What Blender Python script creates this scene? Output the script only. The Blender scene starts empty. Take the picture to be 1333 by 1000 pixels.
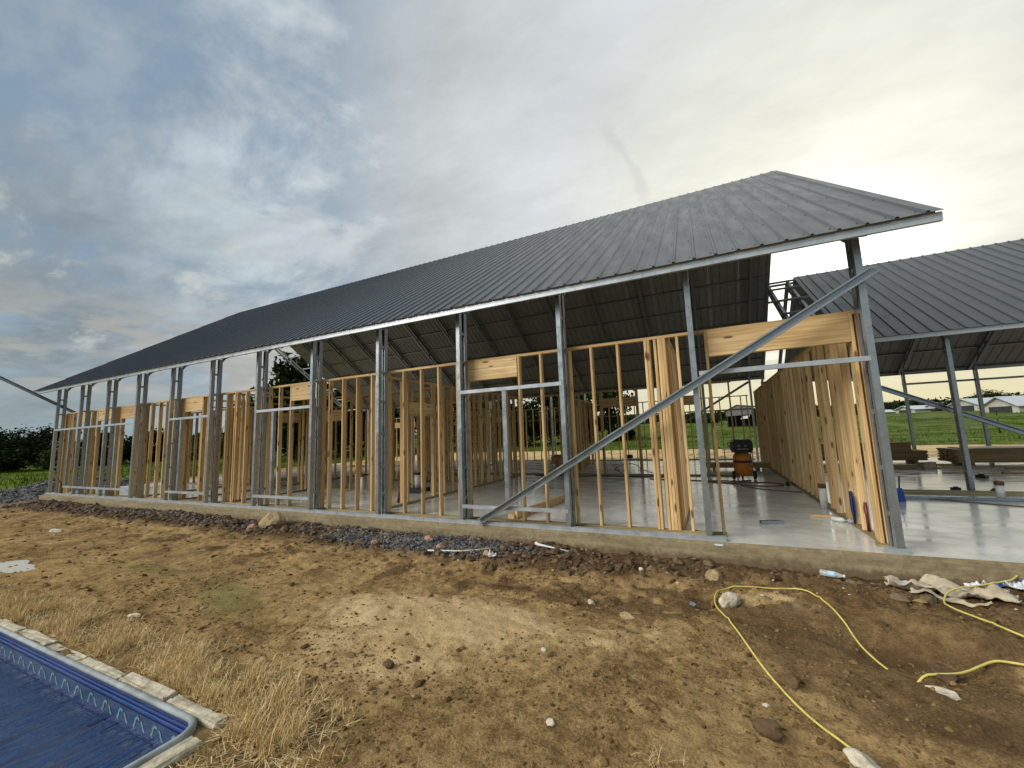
import bpy, math, random
import numpy as np
from mathutils import Matrix, Vector, Euler

S = bpy.context.scene
COL = S.collection
rnd = random.Random(7)
PI = math.pi

# ------------------------------------------------------------------ camera
cam_d = bpy.data.cameras.new('camera')
cam = bpy.data.objects.new('camera', cam_d)
COL.objects.link(cam)
S.camera = cam
cam_d.sensor_width = 36.0
cam_d.lens = 529.558 / 1333 * 36.0
cam_d.clip_start = 0.05
cam_d.clip_end = 5000


def cam_rot(p, y, r):
    cy, sy = math.cos(y), math.sin(y)
    Rz = np.array([[cy, -sy, 0], [sy, cy, 0], [0, 0, 1]])
    f = np.array([0, math.cos(p), math.sin(p)])
    r0 = np.array([1.0, 0, 0])
    u = np.cross(r0, f)
    R = np.stack([r0, u, -f], 1)
    cr, sr = math.cos(r), math.sin(r)
    return Rz @ R @ np.array([[cr, -sr, 0], [sr, cr, 0], [0, 0, 1]])


_R = cam_rot(0.124675, 0.446441, -0.037284)
_m = Matrix([list(map(float, _R[i])) + [0.0] for i in range(3)] + [[0, 0, 0, 1]])
_m.translation = (0, -6.22767, 1.5)
cam.matrix_world = _m

# ------------------------------------------------------------------ world, fill lamp, exposure
# soft lamp added behind the camera stands in for the bright overcast dome; the low west glows through thin cloud
FILL_EL, FILL_AZ = math.radians(34), math.radians(224)


def direction(el, az):
    return Vector((math.sin(az) * math.cos(el), math.cos(az) * math.cos(el), math.sin(el)))


SUN = direction(FILL_EL, FILL_AZ)  # towards the added fill lamp; the visible glow lies elsewhere
WISP = (Vector((-0.1399, 0.7746, 0.6168)), Vector((-0.0710, 0.8737, 0.4812)))
GLOW = direction(math.radians(17), math.radians(14))


class NT:
    """small helper to write node trees"""

    def __init__(self, tree):
        self.t = tree
        self.n = tree.nodes
        self.l = tree.links

    def put(self, sock, v):
        if isinstance(v, bpy.types.NodeSocket):
            self.l.new(v, sock)
        elif v is not None:
            if sock.type == 'RGBA' and len(v) == 3:
                v = (*v, 1.0)
            sock.default_value = v

    def node(self, kind, out=0, props=None, **ins):
        nd = self.n.new(kind)
        for k, v in (props or {}).items():
            setattr(nd, k, v)
        for k, v in ins.items():
            key = int(k[1:]) if k[0] == '_' and k[1:].isdigit() else k.replace('_', ' ')
            self.put(nd.inputs[key], v)
        return nd.outputs[out]

    def math(self, op, a, b=0.5, c=None, clamp=False):
        nd = self.n.new('ShaderNodeMath')
        nd.operation = op
        nd.use_clamp = clamp
        self.put(nd.inputs[0], a)
        self.put(nd.inputs[1], b)
        if c is not None:
            self.put(nd.inputs[2], c)
        return nd.outputs[0]

    def vmath(self, op, a, b=None, out=0):
        nd = self.n.new('ShaderNodeVectorMath')
        nd.operation = op
        self.put(nd.inputs[0], a)
        if b is not None:
            self.put(nd.inputs[1], b)
        return nd.outputs[out]

    def mix(self, f, a, b, blend='MIX'):
        nd = self.n.new('ShaderNodeMix')
        nd.data_type = 'RGBA'
        nd.blend_type = blend
        self.put(nd.inputs[0], f)
        self.put(nd.inputs[6], a)
        self.put(nd.inputs[7], b)
        return nd.outputs[2]

    def ramp(self, f, lo, hi, a=0.0, b=1.0, smooth=True):
        nd = self.n.new('ShaderNodeMapRange')
        nd.interpolation_type = 'SMOOTHSTEP' if smooth else 'LINEAR'
        self.put(nd.inputs[0], f)
        for i, v in enumerate((lo, hi, a, b)):
            nd.inputs[i + 1].default_value = v
        return nd.outputs[0]

    def noise(self, vec, scale, detail=4.0, rough=0.55, dist=0.0, out=0):
        nd = self.n.new('ShaderNodeTexNoise')
        self.put(nd.inputs['Vector'], vec)
        nd.inputs['Scale'].default_value = scale
        nd.inputs['Detail'].default_value = detail
        nd.inputs['Roughness'].default_value = rough
        nd.inputs['Distortion'].default_value = dist
        return nd.outputs[out]

    def voro(self, vec, scale, feature='F1', out=0, rand=1.0):
        nd = self.n.new('ShaderNodeTexVoronoi')
        nd.feature = feature
        self.put(nd.inputs['Vector'], vec)
        nd.inputs['Scale'].default_value = scale
        nd.inputs['Randomness'].default_value = rand
        return nd.outputs[out]

    def mapping(self, vec, loc=(0, 0, 0), rot=(0, 0, 0), scale=(1, 1, 1)):
        nd = self.n.new('ShaderNodeMapping')
        self.put(nd.inputs[0], vec)
        nd.inputs[1].default_value = loc
        nd.inputs[2].default_value = rot
        nd.inputs[3].default_value = scale
        return nd.outputs[0]


W = bpy.data.worlds.new('World')
S.world = W
W.use_nodes = True
W.node_tree.nodes.clear()
w = NT(W.node_tree)
tc = w.node('ShaderNodeTexCoord')
D = w.vmath('NORMALIZE', tc)
sep = w.n.new('ShaderNodeSeparateXYZ')
w.put(sep.inputs[0], D)
dz = w.math('MAXIMUM', sep.outputs[2], 0.0)
dot = w.vmath('DOT_PRODUCT', D, tuple(GLOW), out=1)
sky = w.n.new('ShaderNodeTexSky')
sky.sky_type = 'NISHITA'
sky.sun_disc = False
sky.sun_elevation = FILL_EL
sky.sun_rotation = FILL_AZ
sky.dust_density = 2.0
clear = w.vmath('SCALE', sky.outputs[0])
clear.node.inputs[3].default_value = 0.11
# the cloud deck, seen in perspective on a plane overhead
den = w.math('ADD', dz, 0.16)
inv = w.math('DIVIDE', 1.0, den)
cp = w.vmath('SCALE', D)
w.put(cp.node.inputs[3], inv)
cpr = w.mapping(cp, loc=(3.1, 1.7, 0), rot=(0, 0, math.radians(35)), scale=(1.0, 1.2, 1))
n1 = w.noise(cpr, 0.75, 3, 0.5, 0.2)
n2 = w.noise(cpr, 2.3, 9, 0.62, 0.25)
n3 = w.noise(w.mapping(cp, loc=(7, 2, 0), rot=(0, 0, math.radians(-20)), scale=(0.8, 1.7, 1)), 4.2, 8, 0.64, 0.2)
tex = w.math('ADD', w.math('MULTIPLY', n2, 0.55), w.math('MULTIPLY', n3, 0.45))
tx = w.ramp(tex, 0.34, 0.66)
# cloud brightness follows the angle to the glow
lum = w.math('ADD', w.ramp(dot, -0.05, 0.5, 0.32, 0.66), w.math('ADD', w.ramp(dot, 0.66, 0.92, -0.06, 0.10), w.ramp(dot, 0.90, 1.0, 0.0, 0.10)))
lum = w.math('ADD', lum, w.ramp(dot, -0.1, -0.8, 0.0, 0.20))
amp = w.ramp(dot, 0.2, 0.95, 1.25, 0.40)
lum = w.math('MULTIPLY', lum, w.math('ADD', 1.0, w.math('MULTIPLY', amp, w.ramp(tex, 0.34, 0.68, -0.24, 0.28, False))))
tint = w.mix(w.ramp(dot, 0.1, 0.7), (0.84, 0.99, 1.09), (0.96, 1.01, 1.03))
tint = w.mix(w.ramp(dot, 0.80, 0.98), tint, (1.03, 1.03, 0.91))
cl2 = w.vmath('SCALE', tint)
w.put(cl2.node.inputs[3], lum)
cov = w.math('ADD', w.math('MULTIPLY', n1, 0.5), w.math('MULTIPLY', n2, 0.5))
cover = w.math('ADD', w.math('MULTIPLY', w.ramp(cov, 0.42, 0.56), 0.72), 0.20)
cover = w.math('MAXIMUM', cover, w.ramp(dot, 0.35, 0.7))
clear = w.mix(0.6, clear, (0.235, 0.36, 0.47))
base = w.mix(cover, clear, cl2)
# bright puffs where the deck thins out towards the left
pn = w.noise(w.mapping(cp, loc=(1.3, 4.4, 0), rot=(0, 0, math.radians(28)), scale=(0.9, 1.8, 1)), 2.1, 8, 0.62, 0.2)
puff = w.math('MULTIPLY', w.ramp(pn, 0.54, 0.70), w.math('MULTIPLY', w.ramp(dot, 0.6, 0.25), w.math('MULTIPLY', w.ramp(sep.outputs[2], 0.1, 0.22), w.ramp(sep.outputs[2], 0.55, 0.36, 0.25, 1.0))))
base = w.mix(w.math('MULTIPLY', puff, 0.75), base, (0.62, 0.64, 0.61))
# low cumulus along the horizon
hz = w.n.new('ShaderNodeCombineXYZ')
az = w.math('ARCTAN2', sep.outputs[0], sep.outputs[1])
w.put(hz.inputs[0], w.math('MULTIPLY', az, 2.2))
w.put(hz.inputs[1], w.math('MULTIPLY', sep.outputs[2], 9.0))
hn = w.noise(hz.outputs[0], 1.9, 7, 0.58, 0.15)
band = w.math('MULTIPLY', w.ramp(sep.outputs[2], 0.06, 0.13), w.ramp(sep.outputs[2], 0.30, 0.20))
cum = w.math('MULTIPLY', w.ramp(hn, 0.44, 0.53), band)
cumc = w.mix(w.ramp(hn, 0.54, 0.70), (0.42, 0.42, 0.39), (0.66, 0.61, 0.50))
base = w.mix(w.math('MULTIPLY', cum, 0.8), base, cumc)
# one darker wisp hanging below the deck
e1, e2 = WISP
nrm_ = e1.cross(e2).normalized()
off_ = w.vmath('DOT_PRODUCT', D, tuple(nrm_), out=1)
wob = w.math('MULTIPLY', w.math('SUBTRACT', w.noise(D, 14.0, 4, 0.6), 0.5), 0.06)
off_ = w.math('ABSOLUTE', w.math('ADD', off_, wob))
al = w.vmath('DOT_PRODUCT', D, tuple((e2 - e1).normalized()), out=1)
a1, a2 = e1.dot((e2 - e1).normalized()), e2.dot((e2 - e1).normalized())
wm = w.math('MULTIPLY', w.ramp(off_, 0.016, 0.002), w.math('MULTIPLY', w.ramp(al, a1 - 0.01, a1 + 0.03), w.ramp(al, a2 + 0.02, a2 - 0.03)))
base = w.mix(w.math('MULTIPLY', wm, 0.17), base, (0.33, 0.35, 0.36))
# pale air low down
base = w.mix(w.ramp(sep.outputs[2], 0.16, 0.0, 0.0, 0.65), base, (0.34, 0.43, 0.45))
# low western glow through thin cloud
dc = w.math('MAXIMUM', dot, 0.0)
g1 = w.math('MULTIPLY', w.math('POWER', dc, 170.0), 1.1)
g2 = w.math('MULTIPLY', w.math('POWER', dc, 26.0), 0.12)
gsum = w.math('ADD', g1, g2)
gtex = w.math('MULTIPLY', gsum, w.ramp(tex, 0.25, 0.7, 0.75, 1.2))
glow = w.vmath('SCALE', (1.0, 0.98, 0.84))
w.put(glow.node.inputs[3], gtex)
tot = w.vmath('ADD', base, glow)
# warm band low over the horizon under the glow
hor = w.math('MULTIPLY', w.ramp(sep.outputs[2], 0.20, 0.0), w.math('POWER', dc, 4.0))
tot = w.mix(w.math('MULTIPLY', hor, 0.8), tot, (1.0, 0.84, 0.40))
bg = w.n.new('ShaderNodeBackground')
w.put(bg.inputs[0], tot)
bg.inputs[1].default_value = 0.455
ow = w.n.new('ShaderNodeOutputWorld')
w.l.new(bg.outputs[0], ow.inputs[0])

sky_fill_d = bpy.data.lights.new('sky_fill', 'SUN')  # added lamp behind the camera, fills front faces in place of overcast light
sky_fill_d.energy = 1.5
sky_fill_d.angle = math.radians(36)
sky_fill_d.color = (1.0, 0.97, 0.90)
sky_fill = bpy.data.objects.new('sky_fill', sky_fill_d)
COL.objects.link(sky_fill)
sky_fill.rotation_euler = SUN.to_track_quat('Z', 'Y').to_euler()

vs = S.view_settings
vs.view_transform = 'Standard'
vs.look = 'None'
vs.gamma = 1.0
vs.use_curve_mapping = False
vs.exposure = 1.14
S.render.engine = 'CYCLES'
S.cycles.use_denoising = True
S.cycles.max_bounces = 8
S.cycles.diffuse_bounces = 4
S.cycles.glossy_bounces = 3
S.cycles.sample_clamp_indirect = 6.0

# ------------------------------------------------------------------ object helpers


def tag(o, label=None, cat=None, group=None, kind=None):
    if label:
        o['label'] = label
    if cat:
        o['category'] = cat
    if group:
        o['group'] = group
    if kind:
        o['kind'] = kind
    return o


def empty(name, loc=(0, 0, 0), rz=0.0, parent=None):
    o = bpy.data.objects.new(name, None)
    o.empty_display_size = 0.2
    COL.objects.link(o)
    o.location = loc
    o.rotation_euler = (0, 0, rz)
    if parent:
        o.parent = parent
    return o


def link(name, me, parent=None, loc=None, rot=None):
    o = bpy.data.objects.new(name, me)
    COL.objects.link(o)
    if parent:
        o.parent = parent
    if loc is not None:
        o.location = loc
    if rot is not None:
        o.rotation_euler = rot
    return o


class MB:
    def __init__(self):
        self.v, self.f, self.m, self.sm = [], [], [], []

    def add(self, vs, fs, mi=0, smooth=False):
        o = len(self.v)
        self.v += [tuple(map(float, p)) for p in vs]
        self.f += [tuple(i + o for i in f) for f in fs]
        self.m += [mi] * len(fs)
        self.sm += [smooth] * len(fs)

    def box(self, x0, x1, y0, y1, z0, z1, mi=0):
        vs = [(x, y, z) for z in (z0, z1) for y in (y0, y1) for x in (x0, x1)]
        self.add(vs, [(0, 2, 3, 1), (4, 5, 7, 6), (0, 1, 5, 4), (2, 6, 7, 3), (0, 4, 6, 2), (1, 3, 7, 5)], mi)

    def prism(self, prof, p0, p1, vdir, mi=0, smooth=False, caps=True):
        """extrude a closed (u,v) profile from p0 to p1; v points along vdir"""
        p0, p1 = np.array(p0, float), np.array(p1, float)
        a = p1 - p0
        a = a / np.linalg.norm(a)
        v = np.array(vdir, float)
        v = v - a * (v @ a)
        v /= np.linalg.norm(v)
        u = np.cross(v, a)
        n = len(prof)
        ring = [u * q[0] + v * q[1] for q in prof]
        vs = [p0 + r for r in ring] + [p1 + r for r in ring]
        fs = [(i, (i + 1) % n, n + (i + 1) % n, n + i) for i in range(n)]
        if caps:
            fs += [tuple(range(n))[::-1], tuple(range(n, 2 * n))]
        self.add(vs, fs, mi, smooth)

    def beam(self, p0, p1, w_, h_, vdir=(0, 0, 1), mi=0):
        self.prism([(-w_ / 2, -h_ / 2), (w_ / 2, -h_ / 2), (w_ / 2, h_ / 2), (-w_ / 2, h_ / 2)], p0, p1, vdir, mi)

    def channel(self, p0, p1, w_, d, vdir, t=0.005, lip=0.015, mi=0):
        h = w_ / 2
        pr = [(-h, 0), (h, 0), (h, d), (h - lip, d), (h - lip, d - t), (h - t, d - t), (h - t, t), (-h + t, t),
              (-h + t, d - t), (-h + lip, d - t), (-h + lip, d), (-h, d)]
        self.prism(pr, p0, p1, vdir, mi)

    def tube(self, pts, r, seg=8, mi=0, caps=True):
        pts = [np.array(p, float) for p in pts]
        rs = r if isinstance(r, (list, tuple)) else [r] * len(pts)
        vs, fs = [], []
        up = np.array((0.13, 0.31, 0.94))
        for i, p in enumerate(pts):
            a = pts[min(i + 1, len(pts) - 1)] - pts[max(i - 1, 0)]
            a /= np.linalg.norm(a) + 1e-9
            u = np.cross(a, up)
            if np.linalg.norm(u) < 1e-3:
                u = np.cross(a, (1, 0, 0))
            u /= np.linalg.norm(u)
            v = np.cross(u, a)
            for k in range(seg):
                t = 2 * PI * k / seg
                vs.append(p + rs[i] * (math.cos(t) * u + math.sin(t) * v))
        for i in range(len(pts) - 1):
            for k in range(seg):
                a, b = i * seg + k, i * seg + (k + 1) % seg
                fs.append((a, b, b + seg, a + seg))
        if caps:
            fs.append(tuple(range(seg))[::-1])
            fs.append(tuple(range((len(pts) - 1) * seg, len(pts) * seg)))
        self.add(vs, fs, mi, True)

    def lathe(self, prof, seg=20, mi=0, org=(0, 0, 0), axis='Z'):
        """prof: list of (radius, height)"""
        vs, fs = [], []
        for r, h in prof:
            for k in range(seg):
                t = 2 * PI * k / seg
                p = (r * math.cos(t), r * math.sin(t), h)
                if axis == 'X':
                    p = (p[2], p[0], p[1])
                elif axis == 'Y':
                    p = (p[0], p[2], p[1])
                vs.append((p[0] + org[0], p[1] + org[1], p[2] + org[2]))
        for i in range(len(prof) - 1):
            for k in range(seg):
                a, b = i * seg + k, i * seg + (k + 1) % seg
                fs.append((a, b, b + seg, a + seg))
        fs.append(tuple(range(seg))[::-1])
        fs.append(tuple(range((len(prof) - 1) * seg, len(prof) * seg)))
        self.add(vs, fs, mi, True)

    def mesh(self, name, mats):
        me = bpy.data.meshes.new(name)
        me.from_pydata(self.v, [], self.f)
        for m in (mats if isinstance(mats, (list, tuple)) else [mats]):
            me.materials.append(m)
        me.polygons.foreach_set('material_index', self.m)
        me.polygons.foreach_set('use_smooth', self.sm)
        me.update()
        return me

    def build(self, name, mats, parent=None, loc=None, rot=None):
        return link(name, self.mesh(name, mats), parent, loc, rot)


def quick_mesh(name, V, F, mats, smooth=False):
    """numpy verts + quads/tris array"""
    me = bpy.data.meshes.new(name)
    V = np.asarray(V, np.float32)
    F = np.asarray(F, np.int32)
    k = F.shape[1]
    me.vertices.add(len(V))
    me.vertices.foreach_set('co', V.ravel())
    me.loops.add(F.size)
    me.loops.foreach_set('vertex_index', F.ravel())
    me.polygons.add(len(F))
    me.polygons.foreach_set('loop_start', np.arange(0, F.size, k, dtype=np.int32))
    me.polygons.foreach_set('loop_total', np.full(len(F), k, np.int32))
    me.polygons.foreach_set('use_smooth', np.full(len(F), smooth))
    for m in (mats if isinstance(mats, (list, tuple)) else [mats]):
        me.materials.append(m)
    me.update(calc_edges=True)
    return me


# ------------------------------------------------------------------ numpy noise
def _h(ix, iy, seed):
    n = (ix.astype(np.int64) * 374761393 + iy.astype(np.int64) * 668265263 + seed * 144665) & 0xffffffff
    n = ((n ^ (n >> 13)) * 1274126177) & 0xffffffff
    n = n ^ (n >> 16)
    return (n & 0xffff) / 65535.0


def vnoise(x, y, seed=0):
    x, y = np.asarray(x, float), np.asarray(y, float)
    ix, iy = np.floor(x), np.floor(y)
    fx, fy = x - ix, y - iy
    fx, fy = fx * fx * (3 - 2 * fx), fy * fy * (3 - 2 * fy)
    a, b = _h(ix, iy, seed), _h(ix + 1, iy, seed)
    c, d = _h(ix, iy + 1, seed), _h(ix + 1, iy + 1, seed)
    return (a * (1 - fx) + b * fx) * (1 - fy) + (c * (1 - fx) + d * fx) * fy


def fbm(x, y, oct_=4, seed=0, rough=0.5):
    s, a, t = 0, 1.0, 0
    for i in range(oct_):
        s = s + a * vnoise(x * 2 ** i + 17.3 * i, y * 2 ** i - 9.1 * i, seed + i)
        t += a
        a *= rough
    return s / t


def sst(x, a, b):
    t = np.clip((np.asarray(x, float) - a) / (b - a), 0, 1)
    return t * t * (3 - 2 * t)


def gauss(x, y, cx, cy, sx, sy, rot=0.0):
    c, s = math.cos(rot), math.sin(rot)
    dx, dy = x - cx, y - cy
    u, v = c * dx + s * dy, -s * dx + c * dy
    return np.exp(-(u / sx) ** 2 - (v / sy) ** 2)


POOL_Y, POOL_X = -4.60, -3.02


def ground_h(x, y):
    x, y = np.asarray(x, float), np.asarray(y, float)
    near = sst(y, 18, 12) * sst(x, -40, -26) * sst(x, 16, 10)
    h = -0.25 + 0 * x
    # bank of dug soil along the slab, left of the doorway
    bank = sst(y, -1.6, -0.25) * sst(x, -0.8, -3.5)
    h = h + 0.07 * bank * fbm(x * 1.3, y * 1.6, 3, 3)
    h = h - 0.03 * gauss(x, y, -9, -2.3, 8, 0.7)
    # humps and a scoop on the right
    h = h + 0.14 * gauss(x, y, 0.55, -1.45, 0.55, 0.33, -0.3)
    h = h + 0.11 * gauss(x, y, 1.62, -1.62, 0.55, 0.16, -0.55)
    h = h - 0.12 * gauss(x, y, 1.15, -1.95, 0.40, 0.22, -0.5)
    h = h + 0.07 * gauss(x, y, 1.0, -1.05, 0.3, 0.2, -0.3)
    h = h + 0.05 * gauss(x, y, -0.25, -2.2, 0.9, 0.25, 0.4)
    h = h + 0.05 * gauss(x, y, -2.2, -2.9, 1.1, 0.5, 0.3)
    h = h - 0.03 * gauss(x, y, -10.1, -3.65, 0.9, 0.45)
    # rough soil
    amp = near * (0.55 + 0.75 * sst(y, -2.6, -0.6) + 0.35 * sst(x, -1.5, 0.5)) * (1 - 0.9 * np.clip(1.6 * gauss(x, y, -10.1, -3.65, 0.9, 0.45), 0, 1))
    h = h + amp * (0.085 * (fbm(x * 1.1, y * 1.4, 2, 11) - 0.5) + 0.055 * (fbm(x * 3.3, y * 3.9, 2, 21) - 0.5)
                   + 0.058 * (fbm(x * 9, y * 11, 2, 31) - 0.5) + 0.030 * (vnoise(x * 24, y * 28, 41) - 0.5))
    # heap of dark gravel at the far left corner
    h = h + 0.50 * gauss(x, y, -25.0, 1.8, 2.0, 2.2) * (0.8 + 0.4 * fbm(x * 1.2, y * 1.2, 3, 51))
    # gently rising pasture behind
    h = h + 3.75 * sst(y, 30, 150) + (1 - near) * (0.5 * (fbm(x * 0.07, y * 0.07, 3, 61) - 0.5) * sst(np.hypot(x, y), 25, 60))
    h = h + (1 - near) * 0.12 * (fbm(x * 0.6, y * 0.6, 3, 71) - 0.5)
    # under the slab
    inside = sst(y, -0.06, 0.05) * sst(y, 15.75, 15.6) * sst(x, -22.2, -21.9)
    h = h - 0.12 * inside * sst(x, 13.2, 12.8)
    return h


def gz(x, y):
    return float(ground_h(np.array([x]), np.array([y]))[0])


# ------------------------------------------------------------------ materials
def new_mat(name):
    m = bpy.data.materials.new(name)
    m.use_nodes = True
    m.node_tree.nodes.clear()
    k = NT(m.node_tree)
    b = k.n.new('ShaderNodeBsdfPrincipled')
    o = k.n.new('ShaderNodeOutputMaterial')
    k.l.new(b.outputs[0], o.inputs[0])
    return m, k, b


def bump(k, b, height, strength=0.3, dist=0.01):
    nd = k.n.new('ShaderNodeBump')
    nd.inputs['Strength'].default_value = strength
    nd.inputs['Distance'].default_value = dist
    k.put(nd.inputs['Height'], height)
    k.l.new(nd.outputs[0], b.inputs['Normal'])


def plain(name, col, rough=0.6, metal=0.0, var=0.15, scale=12.0, spec=0.5, bmp=0.0):
    m, k, b = new_mat(name)
    co = k.node('ShaderNodeTexCoord', 3)
    n = k.noise(co, scale, 5, 0.6)
    f = k.ramp(n, 0.3, 0.7)
    lo = tuple(c * (1 - var) for c in col)
    hi = tuple(min(1, c * (1 + var)) for c in col)
    k.put(b.inputs['Base Color'], k.mix(f, lo, hi))
    k.put(b.inputs['Roughness'], k.ramp(n, 0.3, 0.7, max(0.02, rough - 0.08), min(1, rough + 0.08)))
    b.inputs['Metallic'].default_value = metal
    b.inputs['Specular IOR Level'].default_value = spec
    if bmp:
        bump(k, b, k.noise(co, scale * 3, 6, 0.65), bmp, 0.01)
    return m


def wood(name, axis, tint=(1, 1, 1), knots=True, dirty=0.0):
    m, k, b = new_mat(name)
    co = k.node('ShaderNodeTexCoord', 3)
    oi = k.n.new('ShaderNodeObjectInfo')
    rn = oi.outputs['Random']
    off = k.n.new('ShaderNodeCombineXYZ')
    for i, q in enumerate((37.0, 91.0, 53.0)):
        k.put(off.inputs[i], k.math('MULTIPLY', rn, q))
    co = k.vmath('ADD', co, off.outputs[0])
    sc = {'Z': (26, 26, 0.9), 'X': (0.9, 26, 26), 'Y': (26, 0.9, 26)}[axis]
    s2 = {'Z': (90, 90, 3), 'X': (3, 90, 90), 'Y': (90, 3, 90)}[axis]
    sk = {'Z': (9, 9, 2.4), 'X': (2.4, 9, 9), 'Y': (9, 2.4, 9)}[axis]
    g1_ = k.noise(k.mapping(co, scale=sc), 1.0, 3, 0.5, 0.6)
    g2_ = k.noise(k.mapping(co, scale=s2), 1.0, 2, 0.5)
    g = k.math('ADD', k.math('MULTIPLY', g1_, 0.65), k.math('MULTIPLY', g2_, 0.35))
    t = tint
    c = k.mix(k.ramp(g, 0.35, 0.65), (0.53 * t[0], 0.36 * t[1], 0.17 * t[2]), (0.79 * t[0], 0.605 * t[1], 0.345 * t[2]))
    # each stick of timber has its own tone
    rn2 = k.math('FRACT', k.math('MULTIPLY', rn, 7.31))
    tone = k.mix(rn, (0.74, 0.66, 0.54), (1.06, 1.04, 1.0))
    tone = k.mix(k.math('MULTIPLY', rn2, 0.5), tone, (1.06, 0.92, 0.76))
    c = k.mix(1.0, c, tone, 'MULTIPLY')
    if knots:
        kd = k.voro(k.mapping(co, scale=sk), 1.0)
        kf = k.ramp(kd, 0.19, 0.12)
        halo = k.ramp(kd, 0.26, 0.12)
        c = k.mix(k.math('MULTIPLY', halo, 0.3), c, (0.42 * t[0], 0.19 * t[1], 0.06 * t[2]))
        c = k.mix(k.math('MULTIPLY', kf, 0.85), c, (0.10, 0.045, 0.02))
    st = k.noise(co, 3.0, 5, 0.7)
    c = k.mix(k.math('MULTIPLY', k.ramp(st, 0.56, 0.76), 0.3 + dirty), c, (0.22, 0.15, 0.085))
    k.put(b.inputs['Base Color'], c)
    b.inputs['Roughness'].default_value = 0.62
    b.inputs['Specular IOR Level'].default_value = 0.3
    bump(k, b, g, 0.25, 0.003)
    return m


M = {}
M['stud'] = wood('pine_upright', 'Z')
M['beam'] = wood('pine_lying', 'X')
M['plate'] = wood('pine_plate', 'X', (0.98, 0.97, 0.92), knots=False)
M['treated'] = wood('treated_pine', 'X', (0.50, 0.60, 0.62), knots=False, dirty=0.2)
M['oldwood'] = wood('weathered_wood', 'X', (0.60, 0.60, 0.62), knots=False, dirty=0.2)


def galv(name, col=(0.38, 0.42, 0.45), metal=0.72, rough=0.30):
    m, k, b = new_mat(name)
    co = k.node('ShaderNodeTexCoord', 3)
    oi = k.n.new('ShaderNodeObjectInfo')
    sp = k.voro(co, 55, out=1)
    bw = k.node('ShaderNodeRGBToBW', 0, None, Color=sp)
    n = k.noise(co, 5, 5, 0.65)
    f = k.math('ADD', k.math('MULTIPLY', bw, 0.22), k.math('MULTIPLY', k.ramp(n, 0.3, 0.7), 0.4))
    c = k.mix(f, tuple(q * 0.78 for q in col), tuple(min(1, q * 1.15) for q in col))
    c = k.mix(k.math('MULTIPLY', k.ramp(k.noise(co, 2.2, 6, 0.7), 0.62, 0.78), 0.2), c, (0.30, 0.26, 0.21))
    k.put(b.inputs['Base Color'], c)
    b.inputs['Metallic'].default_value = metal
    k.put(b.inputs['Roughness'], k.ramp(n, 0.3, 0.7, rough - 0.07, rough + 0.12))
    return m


M['galv'] = galv('galvanised_steel')
M['galv_lit'] = galv('galvanised_steel_lit', (0.52, 0.56, 0.59), 0.45, 0.32)  # brighter copy of the same steel, sky light put into its colour
M['galv_dull_shaded'] = galv('galvanised_steel_dull_shaded', (0.30, 0.31, 0.315), 0.8, 0.42)  # darker copy, roof shade put into its colour; also dull small fittings


def roof_mat():
    m, k, b = new_mat('charcoal_roof_sheet')
    co = k.node('ShaderNodeTexCoord', 3)
    oi = k.n.new('ShaderNodeObjectInfo')
    n = k.noise(k.mapping(co, scale=(3, 0.5, 3)), 1.4, 5, 0.6)
    c = k.mix(k.ramp(n, 0.3, 0.7), (0.044, 0.051, 0.057), (0.054, 0.062, 0.069))
    c = k.mix(1.0, c, k.mix(oi.outputs['Random'], (0.94, 0.94, 0.94), (1.06, 1.06, 1.06)), 'MULTIPLY')
    dirt = k.noise(k.mapping(co, scale=(9, 0.7, 9)), 1.0, 5, 0.7)
    c = k.mix(k.math('MULTIPLY', k.ramp(dirt, 0.55, 0.8), 0.08), c, (0.16, 0.16, 0.15))
    k.put(b.inputs['Base Color'], c)
    k.put(b.inputs['Roughness'], k.ramp(n, 0.3, 0.7, 0.28, 0.42))
    b.inputs['Specular IOR Level'].default_value = 0.5
    bump(k, b, k.noise(k.mapping(co, scale=(2.2, 0.8, 1)), 1.6, 2, 0.5), 0.05, 0.02)
    return m


M['roof'] = roof_mat()
M['roof_under'] = plain('sheet_underside_primer', (0.215, 0.215, 0.20), 0.55, 0.0, 0.1, 3)
M['black'] = plain('black_plastic', (0.02, 0.02, 0.022), 0.45)
M['rubber'] = plain('black_rubber', (0.018, 0.018, 0.018), 0.8)
M['white_pvc'] = plain('white_pvc', (0.74, 0.74, 0.70), 0.4, 0, 0.08)
M['brown_cap'] = plain('brown_pipe_cap', (0.10, 0.05, 0.035), 0.6)
M['yellow'] = plain('yellow_hose', (0.66, 0.55, 0.14), 0.45, 0, 0.12, 20)
M['brown_cord'] = plain('brown_air_hose', (0.16, 0.09, 0.04), 0.5)
M['orange'] = plain('orange_enamel', (0.62, 0.20, 0.02), 0.35, 0, 0.1)
M['red'] = plain('dark_red_paint', (0.13, 0.015, 0.015), 0.4)
M['navy'] = plain('navy_cord', (0.012, 0.02, 0.10), 0.5)
M['blue'] = plain('blue_plastic', (0.015, 0.06, 0.32), 0.4)
M['rust'] = plain('rusty_steel', (0.10, 0.035, 0.02), 0.8, 0, 0.3)
M['cloth'] = plain('dirty_canvas', (0.46, 0.39, 0.28), 0.85, 0, 0.22, 9, 0.2, 0.4)
M['bag'] = plain('white_plastic_bag', (0.72, 0.73, 0.74), 0.4, 0, 0.08, 9)
M['paper'] = plain('pale_paper', (0.66, 0.64, 0.60), 0.7, 0, 0.1)
M['label_blue'] = plain('pale_blue_label', (0.35, 0.55, 0.66), 0.5)
M['pale_sheet'] = plain('pale_plywood', (0.62, 0.55, 0.38), 0.6, 0, 0.1, 3)
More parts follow.
